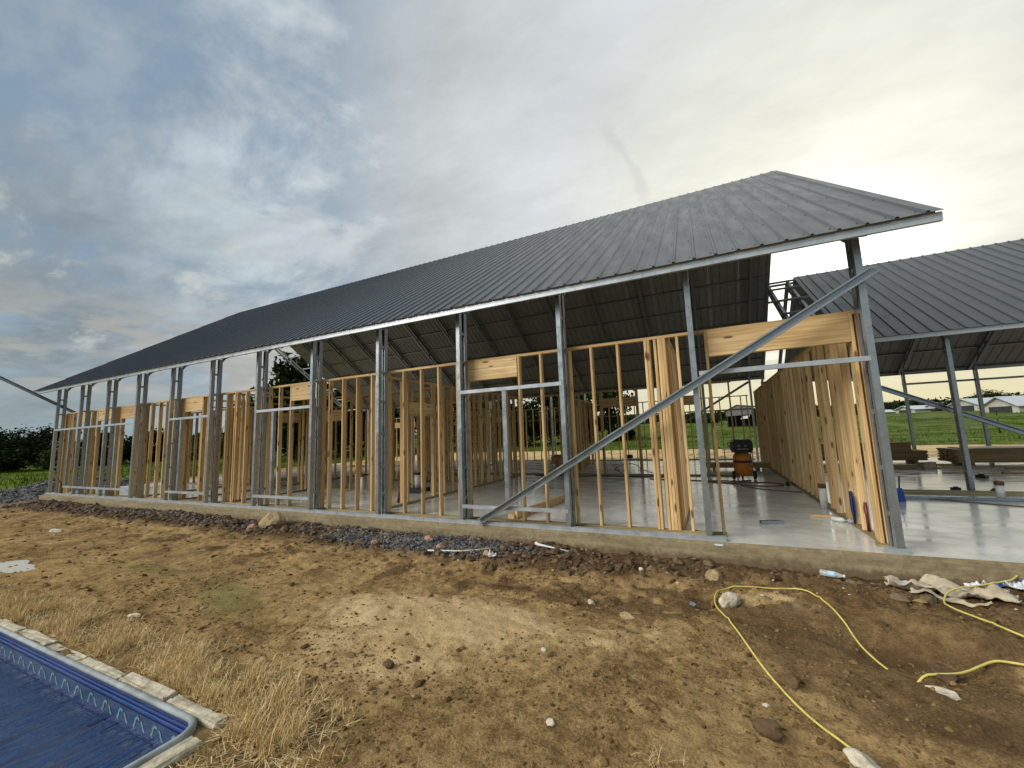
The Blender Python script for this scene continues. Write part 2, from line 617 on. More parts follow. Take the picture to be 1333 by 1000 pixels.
M['white_roof'] = plain('white_barn_roof', (0.48, 0.51, 0.54), 0.45, 0, 0.06, 0.5)
M['barn_wall'] = plain('pale_barn_wall', (0.42, 0.40, 0.36), 0.8, 0, 0.15, 0.6)
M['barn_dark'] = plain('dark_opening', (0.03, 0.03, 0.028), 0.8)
M['shed_metal'] = plain('weathered_sheet', (0.13, 0.13, 0.125), 0.6, 0.2, 0.25, 1.2)


def plastic_clear():
    m, k, b = new_mat('clear_plastic')
    b.inputs['Base Color'].default_value = (0.80, 0.84, 0.86, 1)
    b.inputs['Roughness'].default_value = 0.15
    b.inputs['Transmission Weight'].default_value = 0.6
    b.inputs['IOR'].default_value = 1.3
    return m


M['clear'] = plastic_clear()


def rock_mat(name, col, var=0.3):
    m, k, b = new_mat(name)
    co = k.node('ShaderNodeTexCoord', 3)
    oi = k.n.new('ShaderNodeObjectInfo')
    off = k.n.new('ShaderNodeCombineXYZ')
    k.put(off.inputs[0], k.math('MULTIPLY', oi.outputs['Random'], 40.0))
    co = k.vmath('ADD', co, off.outputs[0])
    n = k.noise(co, 14, 8, 0.7)
    c = k.mix(k.ramp(n, 0.32, 0.68), tuple(q * (1 - var) for q in col), tuple(min(1, q * (1 + var)) for q in col))
    n2_ = k.noise(co, 5, 6, 0.7)
    c = k.mix(k.math('MULTIPLY', k.ramp(n2_, 0.5, 0.7), 0.7), c, (0.20, 0.125, 0.06))
    k.put(b.inputs['Base Color'], c)
    b.inputs['Roughness'].default_value = 0.9
    b.inputs['Specular IOR Level'].default_value = 0.2
    bump(k, b, k.noise(co, 40, 8, 0.7), 0.8, 0.01)
    return m


M['rock_pale'] = rock_mat('pale_limestone', (0.56, 0.50, 0.38))
M['rock_tan'] = rock_mat('tan_stone', (0.38, 0.28, 0.15))
M['rock_dark'] = rock_mat('dark_clod', (0.12, 0.075, 0.04))
M['rock_pink'] = rock_mat('pink_rubble', (0.42, 0.25, 0.18))
M['block'] = rock_mat('pool_edge_block', (0.52, 0.46, 0.34), 0.3)


def island_mat(name, cols, rough=0.8, spec=0.2, trans=0.0):
    m, k, b = new_mat(name)
    ge = k.n.new('ShaderNodeNewGeometry')
    r = ge.outputs['Random Per Island']
    cr = k.n.new('ShaderNodeValToRGB')
    el = cr.color_ramp.elements
    while len(el) < len(cols):
        el.new(0.5)
    for i, c in enumerate(cols):
        el[i].position = i / (len(cols) - 1)
        el[i].color = (*c, 1)
    k.put(cr.inputs[0], r)
    k.put(b.inputs['Base Color'], cr.outputs[0])
    b.inputs['Roughness'].default_value = rough
    b.inputs['Specular IOR Level'].default_value = spec
    return m


M['straw'] = island_mat('dry_straw', [(0.22, 0.135, 0.05), (0.66, 0.46, 0.20), (0.84, 0.64, 0.31), (0.45, 0.31, 0.125), (0.90, 0.74, 0.43)])
M['leaf'] = island_mat('leaves', [(0.010, 0.016, 0.006), (0.020, 0.032, 0.009), (0.032, 0.048, 0.012), (0.015, 0.024, 0.008)], 0.8, 0.05)
M['leaf_light'] = island_mat('light_leaves', [(0.025, 0.048, 0.010), (0.045, 0.075, 0.014), (0.06, 0.09, 0.02)])
M['grass'] = island_mat('pasture_blades', [(0.035, 0.075, 0.010), (0.06, 0.115, 0.014), (0.085, 0.135, 0.02), (0.045, 0.09, 0.012)], 0.9, 0.0)
M['gravel'] = island_mat('crushed_stone', [(0.05, 0.05, 0.055), (0.10, 0.10, 0.11), (0.16, 0.155, 0.15), (0.07, 0.068, 0.07), (0.30, 0.27, 0.23)], 0.7)
M['pebble'] = island_mat('pebbles', [(0.30, 0.235, 0.14), (0.5, 0.43, 0.31), (0.22, 0.155, 0.085), (0.36, 0.27, 0.16), (0.6, 0.55, 0.44)], 0.9, 0.1)
M['clod'] = island_mat('soil_clods', [(0.085, 0.052, 0.023), (0.15, 0.098, 0.042), (0.23, 0.155, 0.068), (0.12, 0.078, 0.034), (0.30, 0.21, 0.095)], 0.97, 0.0)
M['mudclod'] = island_mat('mud_clods', [(0.055, 0.032, 0.018), (0.10, 0.060, 0.030), (0.16, 0.10, 0.052), (0.075, 0.046, 0.025), (0.20, 0.14, 0.08)], 0.7, 0.3)
M['bark'] = plain('bark', (0.07, 0.05, 0.035), 0.9, 0, 0.3, 4)


def soil_mat():
    m, k, b = new_mat('ground_soil')
    co = k.node('ShaderNodeTexCoord', 3)
    a = k.n.new('ShaderNodeAttribute')
    a.attribute_name = 'cover'
    sp = k.n.new('ShaderNodeSeparateColor')
    k.put(sp.inputs[0], a.outputs['Color'])
    mud, moss, sand, grass = sp.outputs[0], sp.outputs[1], sp.outputs[2], a.outputs['Alpha']
    a2 = k.n.new('ShaderNodeAttribute')
    a2.attribute_name = 'cover_b'
    sp2 = k.n.new('ShaderNodeSeparateColor')
    k.put(sp2.inputs[0], a2.outputs['Color'])
    grav, strw, wet = sp2.outputs[0], sp2.outputs[1], sp2.outputs[2]
    nA = k.noise(co, 1.6, 6, 0.62)
    nB = k.noise(co, 11, 8, 0.68)
    nC = k.noise(co, 60, 5, 0.7)
    f = k.math('ADD', k.math('MULTIPLY', nA, 0.34), k.math('ADD', k.math('MULTIPLY', nB, 0.34), k.math('MULTIPLY', nC, 0.32)))
    c = k.mix(k.ramp(f, 0.39, 0.60), (0.165, 0.100, 0.041), (0.50, 0.335, 0.150))

    def lay(c, mask, lo, hi, edge=0.5):
        mm = k.ramp(k.math('ADD', mask, k.math('MULTIPLY', k.math('SUBTRACT', nB, 0.5), edge)), 0.25, 0.75)
        return k.mix(mm, c, k.mix(k.ramp(f, 0.36, 0.64), lo, hi))
    c = lay(c, sand, (0.46, 0.31, 0.145), (0.74, 0.55, 0.295), 0.7)
    c = lay(c, moss, (0.135, 0.108, 0.038), (0.30, 0.25, 0.10), 0.6)
    c = lay(c, mud, (0.045, 0.024, 0.011), (0.165, 0.095, 0.040), 0.9)
    c = lay(c, grav, (0.045, 0.045, 0.05), (0.16, 0.155, 0.15), 0.7)
    c = lay(c, strw, (0.16, 0.10, 0.045), (0.36, 0.25, 0.11), 0.6)
    gn = k.noise(k.mapping(co, scale=(0.25, 1.0, 1.0)), 0.5, 7, 0.7)
    gc = k.mix(k.ramp(gn, 0.35, 0.65), (0.036, 0.060, 0.008), (0.130, 0.170, 0.024))
    mm = k.ramp(k.math('ADD', grass, k.math('MULTIPLY', k.math('SUBTRACT', nA, 0.5), 0.6)), 0.35, 0.65)
    c = k.mix(mm, c, gc)
    # little dark crumbs and pits
    v = k.voro(co, 38)
    c = k.mix(k.math('MULTIPLY', k.ramp(v, 0.20, 0.08), 0.35), c, (0.09, 0.055, 0.028))
    v2 = k.voro(k.vmath('ADD', co, k.vmath('SCALE', k.noise(co, 20, 3, 0.6, out=1))), 13)
    spots = k.math('MULTIPLY', k.ramp(v2, 0.26, 0.10), k.ramp(k.noise(co, 2.3, 4, 0.6), 0.45, 0.62))
    c = k.mix(k.math('MULTIPLY', spots, 0.3), c, (0.085, 0.050, 0.024))
    k.put(b.inputs['Base Color'], c)
    k.put(b.inputs['Roughness'], k.math('SUBTRACT', 0.92, k.math('MULTIPLY', wet, 0.45)))
    k.put(b.inputs['Specular IOR Level'], k.math('MULTIPLY', wet, 0.3))
    hh = k.math('ADD', k.math('MULTIPLY', nB, 0.6), k.math('MULTIPLY', nC, 0.4))
    bump(k, b, hh, 1.0, 0.045)
    return m


M['soil'] = soil_mat()


def slab_mat():
    m, k, b = new_mat('power_floated_concrete')
    co = k.node('ShaderNodeTexCoord', 3)
    n = k.noise(co, 0.55, 6, 0.6)
    n2_ = k.noise(co, 3.5, 6, 0.65)
    n3_ = k.noise(k.mapping(co, scale=(1, 2.2, 1)), 1.3, 5, 0.6, 0.5)
    f = k.math('ADD', k.math('MULTIPLY', n, 0.5), k.math('MULTIPLY', n2_, 0.5))
    c = k.mix(k.ramp(f, 0.36, 0.64), (0.56, 0.56, 0.515), (0.74, 0.735, 0.68))
    spk = k.noise(co, 45, 4, 0.6)
    c = k.mix(k.math('MULTIPLY', k.ramp(spk, 0.55, 0.8), 0.25), c, (0.30, 0.285, 0.25))
    c = k.mix(k.math('MULTIPLY', k.ramp(n3_, 0.52, 0.70), 0.25), c, (0.30, 0.295, 0.26))
    k.put(b.inputs['Base Color'], c)
    k.put(b.inputs['Roughness'], k.ramp(n3_, 0.34, 0.68, 0.24, 0.07))
    b.inputs['Specular IOR Level'].default_value = 0.9
    bump(k, b, n2_, 0.03, 0.01)
    return m


M['slab'] = slab_mat()


def formed_mat():
    m, k, b = new_mat('formed_concrete_edge')
    co = k.node('ShaderNodeTexCoord', 3)
    n = k.noise(k.mapping(co, scale=(0.5, 1, 6)), 2.0, 6, 0.65)
    n2_ = k.noise(co, 9, 7, 0.7)
    f = k.math('ADD', k.math('MULTIPLY', n, 0.5), k.math('MULTIPLY', n2_, 0.5))
    c = k.mix(k.ramp(f, 0.36, 0.64), (0.19, 0.145, 0.078), (0.35, 0.28, 0.16))
    dirt = k.noise(k.mapping(co, scale=(0.6, 1, 2)), 2.5, 6, 0.7)
    c = k.mix(k.math('MULTIPLY', k.ramp(dirt, 0.54, 0.7), 0.55), c, (0.15, 0.10, 0.055))
    sz = k.n.new('ShaderNodeSeparateXYZ')
    k.put(sz.inputs[0], co)
    splash = k.ramp(k.math('ADD', sz.outputs[2], k.math('MULTIPLY', k.math('SUBTRACT', n2_, 0.5), 0.22)), -0.12, -0.24)
    c = k.mix(k.math('MULTIPLY', splash, 0.8), c, (0.12, 0.075, 0.036))
    k.put(b.inputs['Base Color'], c)
    b.inputs['Roughness'].default_value = 0.85
    bump(k, b, k.noise(co, 30, 6, 0.7), 0.35, 0.006)
    return m


M['formed'] = formed_mat()


def water_mat():
    m, k, b = new_mat('pool_water')
    co = k.node('ShaderNodeTexCoord', 3)
    b.inputs['Base Color'].default_value = (0.004, 0.030, 0.105, 1)
    b.inputs['Roughness'].default_value = 0.03
    b.inputs['IOR'].default_value = 1.5
    b.inputs['Specular IOR Level'].default_value = 1.0
    n = k.noise(k.mapping(co, rot=(0, 0, math.radians(13)), scale=(8.0, 1.2, 1)), 1.0, 3, 0.5, 0.6)
    n2_ = k.noise(k.mapping(co, rot=(0, 0, math.radians(-6)), scale=(30, 6, 1)), 1.0, 3, 0.5, 0.3)
    bump(k, b, k.math('ADD', n, k.math('MULTIPLY', n2_, 0.18)), 1.0, 0.07)
    return m


M['water'] = water_mat()


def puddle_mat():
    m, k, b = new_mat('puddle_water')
    b.inputs['Base Color'].default_value = (0.60, 0.55, 0.44, 1)  # pale base colour puts the reflection of bright sky into the water
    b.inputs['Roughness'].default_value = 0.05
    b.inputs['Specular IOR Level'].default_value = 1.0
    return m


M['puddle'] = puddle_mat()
M['liner'] = plain('blue_pool_liner', (0.006, 0.024, 0.12), 0.35, 0, 0.15, 6)
M['liner_band'] = plain('teal_liner_band', (0.010, 0.045, 0.12), 0.4, 0, 0.25, 8)
M['liner_mark'] = plain('pale_liner_print', (0.15, 0.27, 0.33), 0.45, 0, 0.15, 8)
M['liner_line'] = plain('bright_blue_liner_line', (0.025, 0.10, 0.34), 0.4)
M['coping'] = plain('white_vinyl_coping', (0.29, 0.32, 0.31), 0.7, 0, 0.3, 5)

# ------------------------------------------------------------------ ground


def axis(bounds):
    out = []
    for a, b_, st in bounds:
        n = max(1, int(round((b_ - a) / st)))
        out += list(np.linspace(a, b_, n, endpoint=False))
    out.append(bounds[-1][1])
    return np.array(out)


def make_ground():
    xs = axis([(-900, -200, 50), (-200, -60, 8), (-60, -30, 1.5), (-30, -18, 0.3), (-18, -10, 0.11), (-10, -5, 0.055),
               (-5, 3.2, 0.030), (3.2, 5, 0.15), (5, 40, 1.5), (40, 160, 5), (160, 900, 50)])
    ys = axis([(-400, -40, 30), (-40, -9, 2), (-9, -6, 0.1), (-6, 0.06, 0.030), (0.06, 1, 0.3), (1, 16, 1.0), (16, 60, 1.0),
               (60, 200, 4), (200, 900, 50)])
    X, Y = np.meshgrid(xs, ys)
    H = ground_h(X, Y)
    nx, ny = len(xs), len(ys)
    V = np.stack([X.ravel(), Y.ravel(), H.ravel()], 1)
    i = np.arange(nx - 1)
    j = np.arange(ny - 1)
    I, J = np.meshgrid(i, j)
    a = (J * nx + I).ravel()
    F = np.stack([a, a + 1, a + 1 + nx, a + nx], 1)
    cx = (xs[:-1] + xs[1:]) / 2
    cy = (ys[:-1] + ys[1:]) / 2
    CX, CY = np.meshgrid(cx, cy)
    rx_, ry_ = POOL_X - 0.14, POOL_Y - 0.14
    rnd_corner = (CX > rx_) & (CY > ry_) & (np.hypot(CX - rx_, CY - ry_) > 0.14 + 0.035)
    hole = (CX < POOL_X + 0.03) & (CX > -12.0) & (CY < POOL_Y + 0.03) & (CY > -9.8) & ~rnd_corner
    F = F[~hole.ravel()]
    me = quick_mesh('ground', V, F, M['soil'], True)
    x, y = X.ravel(), Y.ravel()
    n = fbm(x * 0.9, y * 1.1, 4, 5)
    n2_ = fbm(x * 2.5, y * 3.2, 3, 15)
    mud = sst(y, -1.7, -0.45) * (0.35 + 0.65 * sst(x, 0.8, -2.5)) * sst(x, -23.5, -21) * sst(y, 14, 12) * (0.55 + 0.9 * n2_)
    mud = np.maximum(mud, 0.8 * gauss(x, y, 1.2, -1.98, 0.45, 0.22, -0.5))
    mud = np.maximum(mud, 0.75 * gauss(x, y, -2.3, -1.75, 0.55, 0.14))
    mud = np.maximum(mud, 0.55 * sst(x, -2.2, 0.5) * sst(n, 0.5, 0.62) * sst(y, -4.2, -2.8))
    mud = np.maximum(mud, 0.6 * sst(n2_, 0.56, 0.68) * sst(y, -3.2, -1.8))
    mud = np.maximum(mud, 0.9 * sst(y, -0.42, -0.12) * sst(y, 2, 1))
    mud = np.maximum(mud, 0.8 * gauss(x, y, 2.4, -0.45, 1.2, 0.35))
    moss = gauss(x, y, -5.3, -3.2, 1.25, 0.45, -0.25) + gauss(x, y, -7.6, -2.9, 1.2, 0.3, 0.1)
    moss = moss * (0.35 + 0.65 * n)
    sand = gauss(x, y, -2.6, -2.75, 1.3, 0.55, 0.1) * (0.6 + 0.7 * n) * 1.2 + 0.8 * gauss(x, y, 0.5, -1.45, 0.55, 0.25) * (0.4 + 1.2 * n2_)
    sand = np.maximum(sand, 0.9 * gauss(x, y, -2.75, -3.45, 0.95, 0.55) * (0.45 + 0.7 * n2_))
    sand = np.maximum(sand, sst(y, 15.5, 16.5) * (0.75 + 0.3 * n))
    sand = np.maximum(sand, 0.5 * gauss(x, y, -0.9, -2.6, 0.8, 0.4, 0.4))
    edge = 2.5 * (fbm(x * 0.25, y * 0.25, 3, 81) - 0.5)
    grass = np.maximum(sst(y + edge, 30.0, 33.0), sst(x + edge, -25.5, -29.0))
    grass = np.maximum(grass, sst(y, -15, -30))
    grav = gauss(x, y, -25.0, 1.0, 3.2, 3.4) * 1.2
    grav = np.maximum(grav, gauss(x, y, -4.7, -0.62, 1.35, 0.30) * 1.25)
    grav = np.maximum(grav, 0.75 * gauss(x, y, -11, -0.35, 3.2, 0.25) * (0.5 + n))
    dp = np.maximum(x - POOL_X, 0) ** 2 + np.maximum(y - POOL_Y, 0) ** 2
    dp = np.sqrt(dp)
    strw = sst(np.hypot(np.maximum(x - POOL_X - 0.2, 0) / 0.9, np.maximum(y - POOL_Y - 0.2, 0) / 0.5) + 0.6 * (n - 0.5), 1.0, 0.3) * sst(x, -14, -12)
    wet = np.clip(mud * 0.8, 0, 1)
    at = me.attributes.new('cover', 'FLOAT_COLOR', 'POINT')
    at.data.foreach_set('color', np.stack([mud, moss, sand, grass], 1).astype(np.float32).clip(0, 1).ravel())
    at = me.attributes.new('cover_b', 'FLOAT_COLOR', 'POINT')
    at.data.foreach_set('color', np.stack([grav, strw, wet, 0 * wet], 1).astype(np.float32).clip(0, 1).ravel())
    o = link('ground', me)
    tag(o, 'bare brown dirt yard rising into green pasture behind', 'ground', kind='structure')


make_ground()

# slab: a top sheet with a recessed ledge along the front
SX0, SX1, SY0, SY1 = -22.05, 13.0, -0.018, 15.7
mb = MB()
mb.box(SX0, SX1, SY0, SY1, -0.45, 0.0)
mb.m = [0 if all(mb.v[q][2] > -0.01 for q in f) else 1 for f in mb.f]
o = mb.build('concrete_floor', [M['slab'], M['formed']])
tag(o, 'glossy grey concrete floor slab under the timber walls', 'floor', kind='structure')
mb = MB()
mb.box(SX0 - 0.06, SX1, SY0 - 0.088, SY0 - 0.002, -0.45, -0.040)
nseg = 9
o = mb.build('slab_edge', M['formed'])
tag(o, 'rough formed concrete edge along the front of the slab', 'slab edge', kind='structure')

# ------------------------------------------------------------------ the steel frame house
FR = [1.795 - 1.965 * i for i in range(13)]      # left faces of the portal frames
SLOPE = 0.667
TH = math.atan(SLOPE)
CT, ST = math.cos(TH), math.sin(TH)
EAVE_Y, RIDGE_Y, EAVE_Z = -0.40, 7.80, 3.765


def frame_post_meshes(h, wd=0.074, dp=0.26):
    m_ = wd / 2
    a = MB()
    a.channel((m_, 0, 0), (m_, 0, h), wd, 0.088 * dp / 0.26, (0, 1, 0))
    front = a.mesh('leg', M['galv'])
    a = MB()
    a.channel((m_, dp, 0), (m_, dp, h), wd, 0.088 * dp / 0.26, (0, -1, 0))
    back = a.mesh('leg', M['galv'])
    a = MB()
    a.box(0.010, wd - 0.010, 0.089 * dp / 0.26, 0.171 * dp / 0.26, -0.025, 0.025)
    sp = a.mesh('spacer', M['galv'])
    return front, back, sp


def place_post(meshes, parent, loc, flip=False, zs=(3.42, 2.88, 2.28, 1.62, 0.95, 0.42)):
    f, b_, sp = meshes
    p = empty('post', loc, PI if flip else 0.0, parent)
    link('leg', f, p)
    link('leg', b_, p)
    for z in zs:
        link('spacer', sp, p, (0, 0, z))
    return p


def panel_mesh(width, nrib, length, name):
    """ribbed sheet: x across, y up the slope, z out of the roof"""
    pit = width / nrib
    prof = []
    for r in range(nrib):
        x0 = r * pit
        prof += [(x0, 0), (x0 + pit / 2 - 0.025, 0), (x0 + pit / 2 - 0.011, 0.021), (x0 + pit / 2 + 0.011, 0.021),
                 (x0 + pit / 2 + 0.025, 0)]
    prof.append((width - 0.001, 0))
    n = len(prof)
    ysub = [0, length * 0.33, length * 0.66, length]
    V, F, mi = [], [], []
    for y in ysub:
        V += [(x, y, z) for x, z in prof]
        V += [(x, y, z - 0.0035) for x, z in prof]
    st = 2 * n
    for j in range(len(ysub) - 1):
        for i in range(n - 1):
            a = j * st + i
            F.append((a, a + 1, a + 1 + st, a + st)); mi.append(0)
            a += n
            F.append((a + 1, a, a + st, a + 1 + st)); mi.append(1)
    for j, fl in ((0, False), (len(ysub) - 1, True)):
        for i in range(n - 1):
            a = j * st + i
            q = (a, a + n, a + n + 1, a + 1)
            F.append(q[::-1] if fl else q); mi.append(0)
    for j in range(len(ysub) - 1):
        a = j * st
        F.append((a, a + st, a + st + n, a + n)); mi.append(0)
        a = j * st + n - 1
        F.append((a, a + n, a + st + n, a + st)); mi.append(0)
    for r in range(nrib):
        xc = r * pit + pit / 2
        o_ = len(V)
        V += [(xc - 0.024, 0.012, -0.001), (xc + 0.024, 0.012, -0.001), (xc + 0.0105, 0.012, 0.0185), (xc - 0.0105, 0.012, 0.0185)]
        F.append((o_, o_ + 1, o_ + 2, o_ + 3)); mi.append(0)
    b_ = MB()
    b_.add(V, F)
    b_.m = mi
    return b_.mesh(name, [M['roof'], M['roof_under']])


def gable_roof(root, x_near, x_far, npan_near, npan_far, eave_y, ridge_y, eave_z, rows, frames, far_frames, purlin_near, purlin_far, nrib=4, steps=0):
    far_y = 2 * ridge_y - eave_y
    L = (ridge_y - eave_y) / CT
    wn = (x_near[1] - x_near[0]) / npan_near
    wf = (x_far[1] - x_far[0]) / npan_far
    mn = panel_mesh(wn, nrib, L - 0.004, 'roof_panel')
    mf = panel_mesh(wf, nrib, L - 0.004, 'roof_panel')
    for i in range(npan_near):
        link('roof_panel', mn, root, (x_near[0] + i * wn, eave_y, eave_z + rnd.uniform(-.001, .001)), (TH, 0, 0))
    # the left end of the near slope is cut back in steps, one narrow sheet per rib
    for q in range(steps):
        pw = 0.262
        s0 = (q + 0.7) / (steps + 0.4)
        ms = panel_mesh(pw, 1, (L - 0.004) * (1 - s0), 'roof_panel')
        link('roof_panel', ms, root, (x_near[0] - (q + 1) * pw, eave_y + s0 * L * CT, eave_z + s0 * L * ST), (TH, 0, 0))
    for i in range(npan_far):
        link('roof_panel', mf, root, (x_far[1] - i * wf, far_y, eave_z), (TH, 0, PI))
    # purlins: hat channels under the sheets
    def zc(y, off):
        return eave_z + SLOPE * (min(y, 2 * ridge_y - y) - eave_y) - off / CT
    for y in rows:
        for side, xr, yy in ((0, purlin_near, y), (1, purlin_far, 2 * ridge_y - y)):
            b_ = MB()
            nrm = (0, -ST, CT) if side == 0 else (0, ST, CT)
            b_.channel((xr[0], yy, zc(yy, 0.056)), (xr[1], yy, zc(yy, 0.056)), 0.06, 0.050, nrm, 0.004, 0.014)
            b_.build('purlin', M['galv_dull_shaded'], root)
    # rafters: two chords with spacers, one truss per frame and slope
    for side, fl in ((0, frames), (1, far_frames)):
        b_ = MB()
        y0, y1 = eave_y + 0.10, ridge_y - 0.05
        sgn = 1 if side == 0 else -1
        def pt(y, off):
            yy = y if side == 0 else 2 * ridge_y - y
            return (0.037, yy, zc(y, off))
        b_.beam(pt(y0, 0.105), pt(y1, 0.105), 0.07, 0.088, (0, -ST * sgn, CT))
        b_.beam(pt(eave_y + 0.68, 0.275), pt(y1, 0.275), 0.07, 0.088, (0, -ST * sgn, CT))
        k_ = 8
        for q in range(k_):
            y = y0 + 0.75 + (y1 - y0 - 1.0) * q / (k_ - 1)
            b_.beam(pt(y - 0.03, 0.190), pt(y + 0.03, 0.190), 0.05, 0.080, (0, -ST * sgn, CT))
        # haunch plate at the post
        ya, yb2 = eave_y + 0.665, eave_y + 0.98
        g = [pt(ya, 0.18), pt(yb2, 0.18), (0.037, pt(ya, 0)[1], zc(ya, 0.18) - 0.24)]
        V = [(0.033, *p[1:]) for p in g] + [(0.041, *p[1:]) for p in g]
        b_.add(V, [(0, 1, 2), (5, 4, 3), (0, 3, 4, 1), (1, 4, 5, 2), (2, 5, 3, 0)])
        me = b_.mesh('rafter', M['galv_dull_shaded'])
        for x in fl:
            link('rafter', me, root, (x, 0, 0))
    # fascia channels along both eaves
    for side, xr in ((0, x_near), (1, x_far)):
        y = eave_y + 0.05 if side == 0 else far_y - 0.05
        v = (0, 1, 0) if side == 0 else (0, -1, 0)
        b_ = MB()
        zz = eave_z - 0.048
        b_.channel((xr[0], y, zz), (xr[1], y, zz), 0.098, 0.05, v, 0.004, 0.016)
        b_.channel((xr[0], y - (0.004 if side == 0 else -0.004), eave_z - 0.022), (xr[1], y - (0.004 if side == 0 else -0.004), eave_z - 0.022), 0.036, 0.003, v, 0.001, 0.004)
        b_.build('eave_trim', M['galv_lit'], root)
    # screws through the near slope
    V, F = [], []
    pit = wn / nrib
    for i in range(npan_near * nrib):
        x = x_near[0] + (i + 0.5) * pit - 0.055
        for r_, y in enumerate(rows):
            s = (y - eave_y) / CT
            s = s + (0.02 if r_ else 0.03)
            c_ = np.array((x, eave_y + s * CT, eave_z + s * ST))
            n_ = np.array((0, -ST, CT)); t_ = np.array((0, CT, ST))
            o_ = len(V)
            for a in range(6):
                th = a * PI / 3
                V.append(c_ + 0.009 * (math.cos(th) * np.array((1, 0, 0)) + math.sin(th) * t_))
            for a in range(6):
                th = a * PI / 3
                V.append(c_ + n_ * 0.007 + 0.006 * (math.cos(th) * np.array((1, 0, 0)) + math.sin(th) * t_))
            F += [(o_ + a, o_ + (a + 1) % 6, o_ + 6 + (a + 1) % 6, o_ + 6 + a) for a in range(6)]
            F.append(tuple(o_ + 6 + a for a in range(6)))
    b_ = MB()
    b_.add(V, F)
    o_ = b_.build('roof_screws', M['black'], root)
    o_['kind'] = 'stuff'


house = empty('steel_frame_house', (-9.98, 0, 0))
tag(house, 'long steel framed house shell with a ribbed charcoal gable roof on galvanised posts', 'house')
HX = -9.98


class Shift:
    """children of the house are written in world coordinates, its base lies at the middle of the front"""


def to_house(objs):
    for o_ in objs:
        o_.location.x -= HX


rows_main = [-0.30, 0.75, 1.70, 2.65, 3.60, 4.55, 5.50, 6.50, 7.60]
gable_roof(house, (-22.7, 2.5), (-23.3, 2.5), 24, 25, EAVE_Y, RIDGE_Y, EAVE_Z, rows_main,
           FR, FR + [-24.28], (-22.4, 2.45), (-24.25, 2.45), steps=6)
pm = frame_post_meshes(3.84)
for x in FR:
    place_post(pm, house, (x, 0.0, 0.0))
for x in FR + [-24.28]:
    place_post(pm, house, (x + 0.074, 15.60, 0.0 if x > -23 else -0.3), True)


def rail(root, x0, x1, z, name='wall_rail', y=0.0):
    b_ = MB()
    b_.channel((x0, y - 0.004, z), (x1, y - 0.004, z), 0.06, 0.05, (0, 1, 0), 0.004, 0.012)
    return b_.build(name, M['galv_lit'], root)


def jack(root, x, z0, z1):
    b_ = MB()
    b_.channel((x, 0.006, z0), (x, 0.006, z1), 0.075, 0.07, (0, 1, 0), 0.004, 0.014)
    return b_.build('window_jack', M['galv'], root)


rail(house, FR[1] + 0.10, FR[0] + 0.02, 2.26)
for i, jk in ((3, -3.15), (6, -9.31), (8, -13.28)):
    rail(house, FR[i] + 0.06, FR[i - 1] + 0.04, 2.30)
    rail(house, FR[i] + 0.06, FR[i - 1] + 0.04, 0.29)
    jack(house, jk, 0.33, 2.27)
rail(house, FR[12] + 0.05, FR[9] + 0.03, 2.30)
rail(house, -20.55, FR[9] + 0.03, 0.29)
for xj in (-20.45, -18.95, -17.05):
    jack(house, xj, 0.33, 2.27)
# base track and the short shoe of the corner post
for x0, x1 in ((-21.9, -12.2), (-12.19, -4.55), (-4.54, 0.07), (1.68, 1.905)):
    b_ = MB()
    b_.channel((x0, -0.006, 0.030), (x1, -0.006, 0.030), 0.056, 0.09, (0, 1, 0), 0.004, 0.012)
    b_.build('base_track', M['galv_lit'], house)
# long diagonal brace leaning across the front
b_ = MB()
b_.channel((-3.67, -0.012, 0.055), (1.96, -0.012, 3.33), 0.105, 0.06, (0, -1, 0), 0.005, 0.02)
b_.build('diagonal_brace', M['galv'], house)
# brace on the rear frame
b_ = MB()
b_.channel((-2.6, 15.55, 0.9), (FR[0], 15.55, 3.55), 0.10, 0.05, (0, -1, 0))
b_.build('diagonal_brace', M['galv_dull_shaded'], house)
# rear rails
for z in (2.3,):
    b_ = MB()
    b_.channel((FR[12], 15.62, z), (FR[0], 15.62, z), 0.06, 0.05, (0, -1, 0), 0.004, 0.012)
    b_.build('wall_rail', M['galv_dull_shaded'], house)
for ch in house.children:
    ch.location.x -= HX

# ------------------------------------------------------------------ the second roof on the right
pav = empty('open_pavilion', (7.0, 9.75, 0))
tag(pav, 'open sided pavilion with a lower charcoal ribbed roof behind the corner post', 'pavilion')
P_EY, P_RY, P_EZ = 5.15, 9.75, 3.33
prow = [P_EY + 0.1, 6.15, 7.1, 8.05, 9.0, 9.6]
pfr = [2.72, 4.70, 6.67, 8.63, 10.60, 12.5]
gable_roof(pav, (2.95, 13.35), (2.95, 13.35), 10, 10, P_EY, P_RY, P_EZ, prow, [2.15] + pfr, [2.15] + pfr, (2.15, 13.3), (2.15, 13.3))
pm2 = frame_post_meshes(3.34, 0.07, 0.15)
for x in pfr:
    place_post(pm2, pav, (x, 5.55, 0), False, (3.0, 2.3, 1.6, 0.9, 0.4))
    place_post(pm2, pav, (x + 0.07, 13.95, 0), True, (3.0, 2.3, 1.6, 0.9, 0.4))
b_ = MB()
b_.channel((2.75, 5.86, 2.70), (7.2, 5.86, 0.41), 0.10, 0.05, (0, -1, 0.2))
b_.build('diagonal_brace', M['galv'], pav)
b_ = MB()
b_.channel((6.67, 13.98, 2.85), (13, 13.98, 2.85), 0.07, 0.05, (0, -1, 0))
b_.build('wall_rail', M['galv'], pav)
for ch in pav.children:
    ch.location.x -= 7.0
    ch.location.y -= 9.75

# ------------------------------------------------------------------ timber stud walls
WH = 2.93                 # height over both top plates
PT = 0.042                # plate thickness
SD, SW = 0.098, 0.042     # stud depth and face


